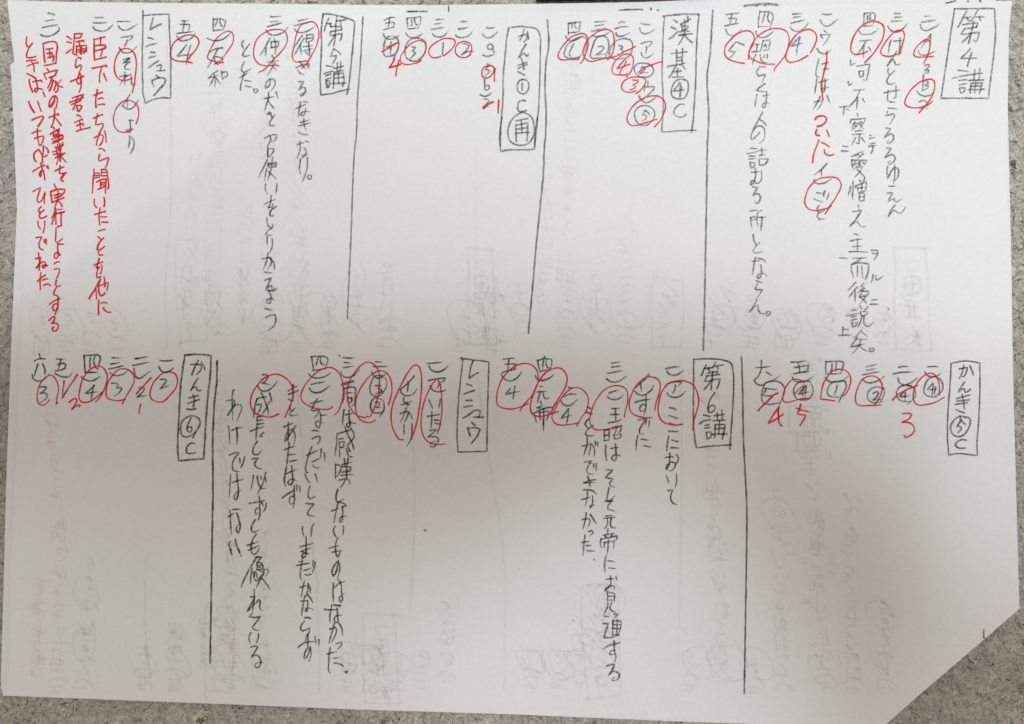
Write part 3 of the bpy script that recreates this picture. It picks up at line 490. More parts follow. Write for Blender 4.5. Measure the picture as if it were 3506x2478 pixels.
229 123 244 134/229 143 244 146/226 182 244 168/254 116 281 114 274 128 256 129/255 117 253 148 250 181 256 186/261 142 287 138 286 142/271 143 276 168 275 182/261 160 262 190/261 158 295 154 295 177/264 170 295 165 286 182/266 177 291 173/278 158 278 185/266 197 278 197 276 203/261 202 258 222 259 232 274 222 278 224 276 237 271 246 270 254/241 279 261 270 287 260/274 249 266 266 262 278 269 288 276 283 275 266/276 254 278 271 277 296 271 315/247 335 269 328 287 323 274 341/238 350 261 342 285 334/244 357 266 349 277 343/266 330 258 354 250 375/262 360 266 379 269 381 280 365 277 360 262 361/263 394 270 395 277 400/255 419 271 411 283 406 281 411/273 414 276 444/263 430 274 425 285 422 285 430/261 449 282 442 308 436
@text r
322 133 322 168 323 205/322 134 340 131 359 126/344 127 344 153/323 156 361 153 357 163 323 175/349 168 348 182 344 192/362 158 362 164 345 170/323 205 364 194/315 234 340 228 365 223 364 228/348 230 341 256 341 281/355 251 364 276/320 327 337 319 351 315/333 306 328 338 328 367/337 339 347 334 352 337/336 359 347 356 358 357/320 405 334 398 351 391/334 388 330 408 327 425 334 427 347 422 354 423 351 436 343 448/322 472 345 460 354 465 350 484 341 498/343 450 334 474 330 497/358 448 362 465 364 486/339 509 351 509 358 517/341 528 338 539 339 551 358 544 372 539 368 558 360 575/322 578 319 614 316 661/323 593 338 591 341 606 324 609/323 601 338 600/347 579 365 581 369 604 372 633 370 647/347 581 346 601 364 601/347 590 364 590/330 623 347 614 364 613/343 620 345 644/345 625 357 625/345 633 357 633/335 648 347 643 361 636/364 612 361 636 361 661/324 681 322 693 326 707 331 710/356 676 358 693 356 707/324 734 341 728 361 724/342 711 339 742 341 770/345 742 365 742/349 760 369 760/335 791 348 787 360 785/335 810 345 819/355 814 341 828 335 841 333 855 342 855 358 843/337 862 338 869 342 874 352 872/321 908 338 901 352 896/339 884 334 905 331 919 341 916/346 905 350 914 343 937/328 914 341 915/335 919 331 936 332 951 346 947/339 963 324 991 304 1023/327 986 330 1005 330 1024/339 980 355 972 371 966 368 983 366 995/357 948 359 981/343 955 337 983 341 1008 348 1012 360 1002/338 1027 337 1052 337 1077/345 1037 357 1035 366 1038/353 1052 357 1061 368 1068 379 1068
@divider k
2539 1222 2543 1352 2545 1490 2550 1594 2557 1740 2556 1900 2552 2150 2548 2375
@heading k
3257 1244 3289 1237 3319 1236 3355 1243 3355 1330 3351 1442 3345 1517 3347 1559 3308 1555 3282 1552 3249 1558 3244 1498 3246 1405 3252 1330 3257 1244/3285 1263 3312 1258 3310 1270 3302 1287 3295 1289/3300 1249 3295 1274 3285 1295/3321 1251 3328 1268 3333 1284/3303 1308 3289 1326 3280 1344 3293 1332 3302 1331 3304 1341 3310 1342 3323 1332/3275 1364 3321 1352/3276 1373 3319 1369/3270 1384 3312 1379/3295 1349 3298 1371 3302 1399/3273 1401 3284 1408 3302 1413/3308 1429 3289 1425 3270 1435 3256 1457 3259 1483 3278 1494 3297 1491 3313 1472 3323 1446 3319 1431 3304 1428/3293 1435 3276 1461 3289 1460 3293 1468 3280 1480/3287 1423 3289 1438 3306 1452/3308 1507 3293 1505 3276 1513 3272 1526 3284 1534 3304 1534
@text k
3176 1257 3195 1254 3212 1255/3166 1272 3173 1283 3186 1289 3203 1289 3221 1277/3201 1289 3214 1294 3227 1311 3227 1334 3214 1349 3203 1356/3201 1289 3180 1296 3166 1322 3164 1345 3180 1356 3209 1360/3194 1311 3175 1334 3207 1332/3195 1317 3191 1354/3203 1324 3199 1349
@circle r
3233 1360 3207 1375 3177 1384 3143 1386 3130 1375 3127 1349 3136 1319 3158 1290 3180 1278 3199 1281 3214 1307 3217 1330 3215 1352
@text k
3077 1257 3094 1254 3109 1254/3058 1280 3091 1274 3124 1273/3075 1292 3076 1302 3083 1313 3102 1316 3124 1307 3142 1293/3119 1322 3094 1319 3077 1328 3070 1345 3074 1364 3091 1373 3117 1375/3102 1317 3124 1324 3134 1341 3132 1360 3117 1375 3107 1384/3098 1337 3079 1358 3117 1355/3100 1341 3098 1373
@correction r
3055 1370 3076 1349 3109 1332 3141 1319/3090 1417 3109 1414 3122 1418 3113 1433 3086 1446 3109 1446 3128 1457 3130 1476 3117 1491 3100 1498 3096 1490
@text k
2963 1256 3000 1248/2967 1267 2998 1262/2953 1283 2982 1277 3010 1273/2954 1298 2963 1307 2978 1310 2997 1307 3012 1300 3027 1289/3027 1330 3001 1324 2984 1330 2971 1347 2971 1365 2986 1377 3023 1376/3023 1328 3029 1341 3023 1360 3014 1375/2989 1347 3001 1341 3008 1345 3001 1360 2988 1370 3016 1367
@circle r
3015 1386 2982 1388 2945 1388 2931 1379 2930 1352 2937 1326 2956 1296 2982 1287 3004 1292 3018 1311 3019 1341 3008 1367 2995 1385
@text k
2827 1236 2828 1277/2828 1239 2877 1236 2888 1242 2886 1255 2879 1278/2849 1246 2848 1262 2843 1274/2864 1242 2862 1270/2828 1281 2879 1278/2827 1292 2834 1302 2849 1308 2870 1307 2888 1300 2903 1289/2866 1319 2864 1334 2857 1352/2894 1305 2870 1304 2847 1311 2834 1330 2834 1349 2847 1358 2873 1359/2894 1305 2898 1322 2888 1345 2871 1376
@circle r
2858 1372 2840 1369 2810 1367 2812 1345 2819 1315 2836 1285 2855 1268 2881 1264 2903 1274 2913 1296 2909 1322 2900 1343 2888 1355
@text k
2709 1240 2731 1239 2757 1235/2731 1239 2737 1255 2737 1276/2719 1259 2750 1253 2768 1251 2765 1264 2757 1274/2717 1280 2746 1274 2771 1271/2713 1292 2722 1304 2739 1308 2761 1304 2784 1288/2772 1305 2750 1304 2731 1311 2718 1330 2720 1352 2731 1367 2750 1369 2772 1364 2783 1345 2782 1322 2772 1305/2759 1319 2733 1350 2768 1341/2752 1319 2748 1356/2761 1320 2755 1356
@circle r
2770 1364 2750 1363 2716 1373 2686 1376 2680 1364 2684 1341 2694 1319 2709 1302 2727 1297 2742 1302 2750 1307/2722 1347 2731 1337 2739 1328 2750 1322
@correction r
2742 1383 2737 1405/2727 1397 2746 1404 2770 1409/2734 1405 2730 1418 2757 1420 2755 1431 2746 1446 2739 1458
@text k
2607 1234 2607 1257/2587 1259 2611 1257 2637 1255/2607 1262 2596 1289 2584 1299 2583 1305 2596 1317 2611 1318 2626 1309 2649 1300 2669 1287/2623 1273 2643 1285/2641 1305 2660 1305 2679 1315 2687 1334 2682 1356 2671 1379 2664 1394/2641 1305 2622 1311 2611 1334 2608 1360 2613 1379 2630 1384 2671 1379/2617 1329 2662 1334/2624 1330 2613 1354 2647 1355 2637 1365 2630 1375
@correction r
2664 1345 2649 1352 2630 1371 2611 1390 2595 1405 2598 1407/2669 1395 2656 1408 2641 1431 2630 1450 2652 1438 2682 1418/2665 1397 2665 1423 2669 1450 2678 1458
@heading k
2376 1230 2428 1228 2469 1231 2497 1239 2507 1252 2512 1301 2511 1353 2507 1422 2502 1491 2499 1539/2375 1230 2375 1318 2374 1387 2375 1456 2379 1501 2384 1533 2435 1527 2504 1523/2418 1249 2409 1266 2402 1285/2411 1261 2436 1259/2424 1261 2430 1271/2450 1241 2440 1259/2442 1254 2476 1249/2454 1254 2459 1263/2423 1278 2459 1270 2452 1280/2418 1287 2464 1282/2419 1289 2412 1306 2466 1296 2462 1311 2454 1331/2440 1271 2438 1301 2435 1334/2436 1301 2424 1318 2411 1334/2447 1344 2431 1370 2424 1394 2426 1409 2438 1411 2449 1397 2445 1387 2433 1389 2424 1399/2409 1420 2430 1426/2394 1451 2411 1440 2433 1437/2414 1456 2428 1454/2412 1466 2430 1463/2418 1480 2422 1505 2435 1492 2435 1478 2418 1480/2445 1423 2480 1418/2442 1440 2483 1438/2455 1413 2457 1439/2471 1403 2473 1437/2449 1453 2481 1453 2480 1473 2473 1503/2449 1453 2447 1499/2449 1468 2480 1465/2438 1487 2488 1485/2464 1439 2461 1487
@text k
2280 1262 2304 1257 2325 1255/2284 1270 2290 1280 2305 1285 2323 1280 2340 1269/2284 1314 2307 1308 2336 1304 2323 1321/2312 1318 2311 1332 2303 1348/2284 1345 2290 1354 2304 1360 2321 1359 2336 1351 2347 1339/2292 1395 2304 1397 2317 1404/2290 1423 2305 1427 2323 1433/2292 1448 2305 1452 2317 1457/2289 1476 2307 1477 2322 1477/2290 1493 2285 1518 2283 1544/2300 1506 2324 1511 2314 1513/2297 1533 2324 1533/2278 1567 2297 1563 2307 1565/2293 1551 2292 1587 2283 1606 2281 1608 2283 1594 2297 1582 2311 1584 2312 1597 2300 1611 2292 1611/2316 1556 2323 1570 2311 1597/2281 1628 2286 1642 2290 1653/2316 1622 2317 1646 2311 1669/2286 1680 2304 1677 2297 1694 2297 1711 2305 1723 2317 1727
@circle r
2338 1452 2307 1455 2280 1449 2262 1435 2254 1415 2255 1380 2266 1342 2286 1315 2314 1304 2345 1304 2373 1318 2388 1346 2392 1380 2383 1415 2374 1446 2372 1472
@text k
2222 1282 2204 1301 2178 1328/2193 1309 2196 1339/2173 1339 2183 1349 2200 1353 2217 1346 2231 1334 2237 1319/2174 1377 2200 1370 2226 1367/2212 1354 2212 1387 2207 1415 2204 1423/2211 1387 2200 1384 2190 1397 2193 1408 2204 1406 2211 1394/2185 1437 2204 1435 2217 1432 2204 1446 2190 1470 2190 1484 2205 1486/2212 1440 2210 1453/2224 1440 2221 1463/2184 1489 2179 1515 2178 1541/2195 1503 2219 1506/2204 1525 2229 1531
@circle r
2232 1430 2204 1429 2176 1422 2159 1408 2154 1387 2159 1359 2173 1328 2193 1304 2214 1291 2235 1291 2255 1301 2261 1321 2255 1353 2245 1384 2242 1403
@text k
2093 1243 2124 1239/2094 1257 2126 1252/2081 1278 2107 1273 2130 1269/2077 1296 2090 1306 2107 1308 2124 1302 2144 1288/2085 1346 2100 1340 2116 1335/2079 1358 2090 1366 2107 1368 2124 1361 2136 1349/2094 1399 2121 1397/2107 1398 2108 1440/2091 1419 2121 1418/2083 1448 2104 1444 2127 1436/2069 1473 2069 1509/2069 1473 2086 1470 2085 1506/2069 1491 2085 1489/2069 1508 2085 1506/2098 1468 2128 1458 2124 1477 2117 1480/2112 1466 2107 1480 2098 1491/2102 1489 2104 1504 2124 1497 2126 1485 2104 1489/2074 1523 2073 1546 2077 1577/2091 1535 2118 1532/2107 1520 2109 1546 2110 1570 2104 1577 2095 1570 2097 1561 2110 1556 2124 1561/2075 1608 2098 1608 2073 1635 2100 1639 2088 1653 2090 1663 2106 1667/2086 1669 2081 1691 2078 1710 2088 1715 2104 1698/2072 1716 2098 1716/2080 1716 2097 1712 2082 1731 2082 1743 2102 1749/2074 1767 2097 1764/2067 1775 2107 1770/2080 1775 2080 1794 2070 1811/2093 1773 2090 1798 2097 1806 2107 1807/2082 1810 2080 1826/2066 1832 2103 1825/2072 1834 2078 1840/2097 1830 2090 1840/2058 1844 2056 1863 2060 1875/2058 1846 2113 1834 2111 1846 2103 1850/2068 1857 2070 1875/2068 1857 2103 1853 2101 1875/2084 1842 2082 1871 2078 1901/2074 1905 2070 1932 2072 1960/2082 1920 2103 1922/2084 1944 2107 1946/2076 1983 2103 1981/2090 1972 2090 2001 2070 2025 2076 2013 2095 2005 2105 2009 2103 2017/2109 1972 2112 1984/2080 2025 2080 2064/2080 2025 2105 2033 2103 2062/2082 2042 2101 2040/2080 2054 2101 2054/2082 2066 2078 2082 2067 2103/2095 2062 2088 2082 2097 2092 2106 2095/2069 2109 2084 2111/2064 2135 2082 2134 2076 2155 2068 2184 2095 2182 2119 2174/2101 2103 2115 2103 2103 2119/2099 2125 2097 2174/2097 2125 2127 2126 2125 2147 2117 2172/2113 2121 2111 2174/2099 2139 2125 2138/2099 2151 2125 2151/2097 2174 2119 2170/2063 2223 2090 2208 2123 2200/2103 2194 2103 2225 2109 2245 2103 2267/2105 2225 2090 2229 2088 2241 2103 2239/2076 2280 2099 2273 2103 2280 2082 2314 2099 2298 2115 2302 2121 2314 2109 2330 2095 2328 2103 2318
@circle r
2130 1457 2107 1461 2079 1469 2048 1472 2031 1466 2021 1449 2021 1425 2031 1390 2052 1353 2079 1328 2110 1320 2135 1325 2148 1342 2149 1373 2142 1404 2137 1428
@text k
2010 1393 2024 1399/2008 1411 2028 1417/2016 1434 2005 1446 2004 1456 2014 1465/2031 1456 2010 1473 2004 1487 2014 1492 2032 1491/1993 1527 2021 1520 2021 1535 2016 1558/2010 1497 2010 1522 1998 1560/2022 1516 2035 1535 2035 1561/2037 1511 2039 1525/2045 1513 2048 1528/2002 1582 2028 1578 2014 1594 2009 1611 2014 1620 2028 1623/2032 1587 2033 1601/2042 1587 2041 1611/1999 1652 2017 1646 2041 1642/2000 1653 2038 1651/2012 1630 2017 1646 2021 1666/1999 1677 2028 1679 2042 1691/1991 1711 2021 1701/2012 1680 2010 1704 2004 1732/2029 1698 2028 1729 2021 1739 2019 1732 2035 1729/1993 1779 2017 1775 2021 1785 2013 1802/2007 1755 2003 1785 1996 1809/2021 1761 2042 1792/2016 1820 2027 1816 2032 1822 2019 1835/1990 1857 2019 1853/2003 1832 1999 1863 1996 1901/2007 1868 2023 1867/2009 1885 2036 1887
@text k
1947 1327 1962 1328/1930 1357 1952 1349 1972 1349/1920 1371 1928 1384 1941 1389 1959 1384 1976 1368/1947 1398 1921 1433 1955 1422/1947 1399 1945 1422 1940 1451
@circle r
1983 1447 1962 1451 1935 1455 1914 1454 1900 1449 1890 1428 1900 1401 1917 1370 1938 1344 1962 1328 1983 1328 2004 1342 2014 1366 2012 1394 1997 1422 1978 1449 1975 1459
@dot k
1962 2124 1964 2125/2034 1916 2035 1916
@heading k
1576 1226 1604 1230 1640 1234 1674 1239 1672 1307 1669 1414 1667 1545 1622 1546 1569 1548 1565 1504 1567 1414 1574 1325 1585 1229/1582 1223 1583 1232/1620 1233 1611 1261 1606 1296 1622 1284 1638 1276/1597 1314 1615 1320/1589 1349 1604 1343 1625 1336/1595 1371 1617 1370/1589 1393 1617 1389/1586 1431 1604 1420 1622 1407/1624 1405 1638 1403 1644 1407 1638 1429/1622 1428 1656 1428/1615 1446 1626 1456/1601 1464 1606 1479 1610 1492/1601 1466 1629 1464 1644 1470 1636 1489 1614 1518
@text k
1865 1220 1859 1243 1858 1264/1840 1232 1844 1254 1850 1275/1840 1234 1872 1227 1890 1232 1888 1250 1885 1262/1871 1230 1870 1246 1876 1259 1883 1259/1850 1271 1885 1264/1833 1286 1840 1298 1858 1302 1878 1296 1895 1283/1849 1323 1859 1324/1839 1342 1870 1339/1851 1341 1844 1361 1841 1378/1861 1341 1861 1357 1869 1364 1881 1362/1852 1374 1854 1384/1838 1396 1860 1389/1851 1391 1845 1400/1828 1414 1833 1432 1836 1446/1828 1414 1869 1396 1894 1395 1888 1411 1879 1420/1847 1411 1849 1429 1852 1439/1847 1412 1878 1407 1878 1421 1872 1438/1862 1398 1861 1436 1861 1475
@circle r
1911 1408 1883 1418 1854 1425 1831 1423 1819 1411 1816 1386 1826 1350 1844 1307 1869 1275 1901 1260 1926 1264 1940 1286 1940 1314 1926 1343 1897 1389 1886 1414
@text k
1723 1229 1744 1227 1761 1226/1744 1228 1740 1246 1739 1268/1729 1246 1751 1246 1766 1246 1760 1266/1720 1275 1744 1268 1767 1261/1716 1280 1726 1296 1744 1304 1761 1300 1778 1286 1786 1272/1747 1330 1731 1350 1778 1339/1763 1322 1760 1343 1756 1366
@circle r
1809 1380 1783 1393 1751 1400 1719 1396 1702 1382 1701 1357 1711 1314 1733 1279 1765 1252 1797 1244 1822 1250 1838 1268 1844 1296 1836 1325 1819 1357 1790 1389 1780 1408
@text k
1462 1245 1490 1242 1514 1240/1469 1252 1476 1266 1492 1273 1511 1270 1526 1261 1534 1251/1467 1303 1497 1296 1524 1294 1519 1304 1510 1309/1501 1304 1504 1314 1497 1329/1472 1321 1481 1334 1497 1341 1513 1340 1526 1335/1468 1367 1474 1382 1481 1398/1507 1365 1506 1382 1501 1397/1463 1425 1483 1422 1505 1419/1479 1408 1478 1436 1476 1466/1488 1438 1508 1438/1490 1448 1511 1453/1471 1474 1497 1470 1483 1482 1463 1496 1486 1494 1501 1500 1499 1514 1486 1530 1474 1529 1474 1520 1485 1511 1502 1511
@circle r
1525 1520 1497 1521 1472 1516 1454 1500 1444 1475 1442 1432 1451 1379 1465 1343 1483 1311 1497 1296 1508 1318 1513 1379 1512 1421 1506 1457 1498 1484
@text k
1419 1286 1397 1311 1369 1334/1397 1307 1397 1325 1395 1341/1373 1331 1372 1341 1386 1354 1402 1354 1419 1345 1427 1331/1384 1361 1381 1371 1390 1378 1408 1374/1374 1386 1390 1382 1397 1385 1395 1391/1396 1380 1402 1386/1370 1416 1390 1409 1399 1411 1394 1429 1383 1446/1391 1396 1383 1421 1370 1448/1402 1411 1408 1421 1411 1436/1383 1454 1383 1471 1384 1488/1410 1450 1411 1479 1406 1504 1394 1526
@circle r
1381 1505 1367 1504 1354 1486 1342 1457 1339 1421 1344 1386 1361 1343 1386 1293 1408 1259 1424 1249 1436 1257 1443 1289 1442 1343 1436 1396 1426 1450 1409 1503
@text k
1285 1238 1308 1239/1278 1255 1326 1254/1273 1273 1278 1285 1292 1294 1308 1290 1326 1275/1308 1286 1286 1286 1274 1300 1267 1325 1269 1346 1283 1356 1299 1354 1315 1339 1324 1314 1320 1296 1301 1286/1286 1320 1304 1320 1294 1329 1304 1334 1308 1339 1294 1346 1288 1346/1294 1362 1279 1364 1270 1379 1269 1396 1276 1411 1294 1414 1313 1407 1315 1386 1311 1371 1294 1364/1313 1407 1308 1414 1302 1427/1285 1377 1299 1377 1297 1388 1286 1396 1302 1395
@circle r
1254 1425 1265 1427 1279 1404 1294 1357 1299 1307 1297 1271 1283 1250 1261 1239 1244 1245 1219 1268 1201 1296 1190 1325 1190 1368 1201 1400 1226 1423 1251 1431
@circle r
1286 1438 1272 1445 1254 1446 1236 1439 1222 1421 1217 1393 1222 1357 1244 1314 1276 1279 1304 1269 1326 1279 1340 1307 1341 1343 1335 1371 1329 1386
@text k
1161 1216 1165 1218/1175 1224 1194 1226 1209 1225/1178 1241 1199 1242/1176 1258 1210 1253/1167 1273 1172 1286 1185 1292 1204 1289 1222 1275 1231 1265/1169 1318 1186 1309 1211 1304/1179 1332 1178 1354 1175 1379/1179 1329 1204 1324 1218 1329 1217 1354 1213 1386 1206 1389/1186 1346 1206 1344/1190 1361 1192 1379/1192 1362 1204 1361 1204 1375 1194 1379/1178 1402 1174 1429 1173 1456/1183 1421 1210 1414/1195 1404 1195 1432 1199 1454 1192 1464 1186 1455 1194 1446 1217 1450/1154 1486 1179 1477 1204 1471/1154 1486 1152 1521 1147 1559/1181 1461 1190 1486 1208 1521 1213 1536/1199 1464 1210 1479 1213 1496/1161 1504 1176 1500/1161 1514 1163 1532 1176 1529 1178 1511 1161 1514/1213 1496 1201 1511 1186 1529/1163 1539 1163 1568/1186 1536 1194 1561 1208 1564/1192 1529 1199 1548 1194 1539/1206 1521 1211 1538/1210 1304 1179 1318/1171 1590 1206 1582/1179 1569 1181 1594/1192 1568 1190 1591/1149 1589 1148 1637/1150 1589 1170 1596 1164 1615 1150 1635/1172 1598 1202 1598 1198 1609 1177 1612/1186 1591 1187 1635/1170 1617 1203 1613/1167 1627 1207 1624/1160 1644 1185 1639 1198 1648 1197 1657/1188 1633 1177 1653 1166 1669/1157 1675 1151 1695 1151 1713 1155 1718 1167 1714 1177 1708/1157 1719 1175 1723 1186 1730/1135 1749 1159 1741/1157 1721 1149 1759 1143 1788/1170 1735 1185 1731/1172 1736 1173 1772 1171 1785 1164 1787 1163 1778 1171 1767 1186 1767/1148 1802 1141 1814 1145 1829 1151 1838/1175 1801 1176 1816 1173 1829/1126 1877 1158 1868/1157 1840 1149 1863 1149 1884 1153 1900/1136 1891 1171 1884/1149 1880 1151 1899 1157 1908 1163 1896 1167 1885/1141 1971 1136 1959 1141 1942 1152 1926 1159 1915/1141 1972 1149 1961 1157 1934 1159 1918 1163 1940 1161 1961 1155 1982/1141 1997 1140 2026 1141 2058/1144 2014 1160 1997 1179 1991/1159 1984 1168 2002 1170 2032 1172 2053 1167 2062 1161 2053 1166 2040 1178 2032/1111 2087 1152 2087/1136 2071 1130 2102 1130 2133/1142 2071 1168 2073 1161 2076/1155 2082 1156 2113 1157 2129 1151 2132 1144 2124 1149 2110 1170 2105/1129 2154 1147 2148 1152 2156 1149 2173 1136 2197/1145 2133 1136 2167 1126 2201/1161 2133 1170 2151 1173 2174/1151 2203 1171 2198 1168 2209 1157 2222/1119 2239 1152 2230/1130 2217 1126 2254 1125 2295 1130 2303/1142 2253 1160 2251/1144 2269 1163 2273 1177 2281/1182 2299 1185 2303 1192 2296
@divider k
743 1235 742 1306 735 1368 730 1452 728 1520 729 1680 726 1850 723 2050 719 2270
@text k
1066 1220 1070 1243 1074 1269/1067 1221 1093 1219 1114 1221 1123 1230 1119 1245 1115 1260/1091 1220 1086 1234 1082 1253/1099 1223 1096 1232 1101 1245 1111 1249/1070 1269 1093 1265 1118 1261/1057 1279 1064 1288 1080 1294 1099 1293 1118 1286 1132 1276/1066 1316 1087 1311 1111 1307/1059 1328 1064 1337 1076 1344 1093 1343 1112 1334 1130 1319/1062 1382 1082 1376 1105 1372/1087 1364 1076 1381 1067 1404 1076 1406 1091 1403 1095 1404 1089 1415 1077 1430/1097 1414 1098 1431 1096 1452 1093 1466 1086 1461 1080 1450 1083 1443 1095 1442 1105 1449/1097 1423 1118 1420/1069 1475 1080 1473 1091 1477/1069 1502 1084 1495 1095 1494 1095 1507 1087 1520/1049 1559 1087 1542/1067 1529 1058 1555 1047 1596 1048 1618 1054 1617/1069 1581 1097 1567/1070 1591 1076 1600 1096 1601/1100 1536 1098 1565/1110 1550 1113 1577/1044 1624 1051 1640 1061 1653/1079 1622 1088 1651/1062 1664 1056 1684 1055 1700 1063 1708 1079 1699/1047 1724 1076 1725 1061 1741 1052 1759 1061 1766 1077 1767/1036 1803 1036 1819 1040 1835/1076 1794 1069 1801 1065 1836/1027 1872 1071 1860/1030 1888 1063 1876/1048 1837 1048 1868 1048 1899/1023 1922 1039 1922/1033 1888 1058 1897/1048 1880 1048 1896 1042 1907 1034 1908 1034 1902 1041 1894 1057 1896/1016 1936 1060 1927/1035 1910 1030 1948 1028 1975 1033 1986/1041 1953 1065 1945/1045 1967 1054 1969 1067 1964/1072 1919 1071 1940/1079 1923 1076 1942 1069 1961/1027 2011 1046 2005 1054 2007 1053 2024 1046 2043/1042 1988 1035 2021 1031 2045/1054 1998 1061 2010 1063 2030/1030 2058 1054 2056/1045 2040 1038 2064 1033 2107/1052 2034 1063 2048 1071 2063/1053 2056 1053 2081 1050 2094 1046 2091 1045 2083 1060 2082 1073 2088/1043 2116 1054 2114 1065 2117/1042 2127 1031 2140 1030 2154 1038 2159 1060 2150 1058 2165 1049 2181 1044 2197/1020 2216 1038 2203 1054 2197 1075 2197/1053 2171 1054 2194 1054 2217/1056 2217 1044 2232 1041 2254 1049 2251 1058 2232 1063 2211 1065 2232 1063 2249 1058 2264/1078 2178 1082 2203/1092 2189 1092 2211
@text k
1005 1316 1001 1331 1004 1352 1005 1364/986 1339 1001 1329 1017 1322/988 1350 1007 1343 1022 1335/988 1366 994 1370 1005 1371/992 1389 994 1402 999 1408 1010 1397/1009 1398 994 1413 990 1420 997 1423 1017 1419/971 1462 988 1454 1003 1449/987 1446 987 1473 986 1494 987 1515/1012 1458 999 1477 986 1498 975 1513 978 1494 986 1477 999 1468 1008 1482 1010 1505 1006 1520/973 1540 1007 1527/990 1516 986 1552 981 1597/988 1556 1012 1555/992 1580 1016 1574/981 1599 975 1625 974 1648 978 1665/981 1621 1016 1606/999 1595 1001 1625 1003 1648 996 1660 987 1656 988 1646 999 1640 1012 1644/966 1705 986 1690 1007 1677/1007 1662 1007 1687 1008 1713 1003 1739/1005 1700 995 1700 990 1715 995 1727 1004 1721/1016 1660 1017 1681/1026 1665 1028 1684
@text k
898 1283 911 1283 919 1289 909 1304 895 1313 906 1312 922 1317/881 1318 888 1331 898 1339 911 1339 923 1333 938 1320 950 1306/880 1365 898 1360 914 1358/880 1365 873 1389 868 1428/878 1386 895 1383 892 1398 882 1417/894 1344 902 1360 913 1389 920 1420/923 1373 913 1394 897 1419/922 1345 927 1358 931 1377/880 1428 899 1424/880 1428 881 1452/881 1440 899 1436/881 1452 903 1449/857 1476 881 1467 903 1460/880 1452 878 1480 876 1506/902 1481 894 1488 888 1494 900 1494/881 1511 869 1529 865 1550 873 1556 885 1554 895 1542/863 1571 884 1568 875 1580 872 1591 882 1602 897 1605/868 1627 864 1651 860 1675/881 1629 885 1656 895 1671 909 1672/910 1617 900 1653 882 1692/893 1631 895 1642/909 1635 911 1651/853 1724 885 1718 907 1713/887 1699 889 1726 890 1759 885 1780/887 1739 877 1741 873 1754 876 1761 884 1754/895 1718 902 1732/911 1722 909 1739 902 1752/874 1779 864 1796 860 1814 867 1823 885 1814/847 1867 882 1855/878 1827 864 1850 859 1878 864 1897 877 1895 887 1878/851 1884 887 1868/880 1906 865 1929 848 1959 828 2002 827 2010/862 1945 859 1975 857 1997/873 1908 888 1907 896 1906 884 1922/880 1923 880 1950/880 1925 892 1926 900 1934 900 1945/880 1934 897 1936/880 1941 899 1942/878 1950 916 1948 919 1959 908 1972/886 1953 903 1959/867 1959 869 1975/878 1961 881 1980/903 1950 905 1961/873 1956 870 1983 881 1988 892 1975 903 1964/903 1961 892 1983 878 2010/892 1975 911 1997 924 2018/870 2018 870 2053 863 2102/858 2044 873 2043 859 2070 846 2093 870 2070 886 2053 892 2059 888 2075 892 2087 900 2090/861 2104 852 2110 870 2114 892 2111 873 2135 863 2148 873 2156 888 2159/859 2166 852 2181 855 2197 859 2203/884 2170 884 2186 879 2200/859 2215 873 2211 882 2213 873 2232 860 2250 876 2242 888 2249 893 2268 886 2284 877 2287 873 2278 880 2269 900 2268
@circle r
955 1417 938 1424 921 1428 898 1424 875 1415 862 1400 857 1381 860 1358 871 1333 888 1310 909 1291 929 1283 950 1281 971 1289 992 1308 1002 1327 1004 1348 999 1373 988 1402 975 1429
@circle r
1139 1392 1128 1400 1103 1401 1076 1397 1053 1387 1036 1375 1030 1358 1034 1337 1049 1312 1072 1285 1101 1264 1122 1258 1141 1260 1158 1274 1170 1297 1175 1327 1174 1358 1166 1389 1158 1408 1145 1420
@text k
802 1335 798 1335 795 1358 795 1389 796 1415 796 1437/774 1372 789 1369 801 1369 804 1379 800 1392 789 1406 777 1424 785 1413 800 1392 812 1385 824 1386 827 1398 821 1417 810 1444/782 1458 785 1484 786 1520/794 1473 810 1466 829 1464/810 1463 812 1484 811 1520/785 1558 803 1550 818 1549 802 1571 795 1591 797 1607 807 1613 818 1615/820 1569 822 1585/838 1564 833 1581 825 1600/789 1625 787 1661 785 1703/795 1652 833 1640/810 1622 814 1656 816 1687 810 1712 802 1706 805 1692 812 1682 822 1679/779 1770 800 1757/798 1744 823 1743/788 1747 789 1785 792 1829/810 1756 818 1778 822 1806 816 1825 810 1819 811 1803 824 1793/788 1854 783 1863 788 1881 794 1900/805 1846 812 1873 822 1894/790 1880 791 1891 795 1900/817 1880 819 1885 821 1895/824 1902 826 1905 827 1902
@heading k
633 1215 669 1213 698 1214 722 1218 720 1281 712 1352 705 1439 701 1511 697 1571 669 1572 638 1575 611 1577 608 1525 612 1439 618 1324 625 1266 633 1215/679 1233 666 1258 657 1283/653 1248 678 1247 691 1250 687 1266 674 1281/689 1240 698 1252 701 1266/679 1294 666 1312 651 1340 661 1327 671 1324 674 1334 678 1337 688 1336/646 1363 679 1354/643 1381 682 1368/661 1350 665 1367 662 1393/639 1400 655 1402 671 1399/682 1433 664 1424 643 1426 623 1444 618 1467 622 1488 632 1496 649 1493 669 1479 682 1459 685 1444 678 1430/669 1479 660 1499/654 1430 646 1447 640 1465 642 1476 651 1480 657 1470 656 1462 646 1462 641 1467/666 1519 655 1516 643 1525 638 1539 641 1551 652 1553 669 1549
@text k
547 1234 569 1236 592 1232/543 1254 551 1268 566 1275 580 1271 593 1259/549 1299 566 1299 569 1304 557 1321 545 1332 563 1325 578 1319
@circle r
573 1364 557 1375 540 1376 523 1370 514 1355 515 1335 526 1309 546 1286 566 1273 586 1273 602 1283 608 1301 606 1318 595 1338 580 1355 569 1367
@text k
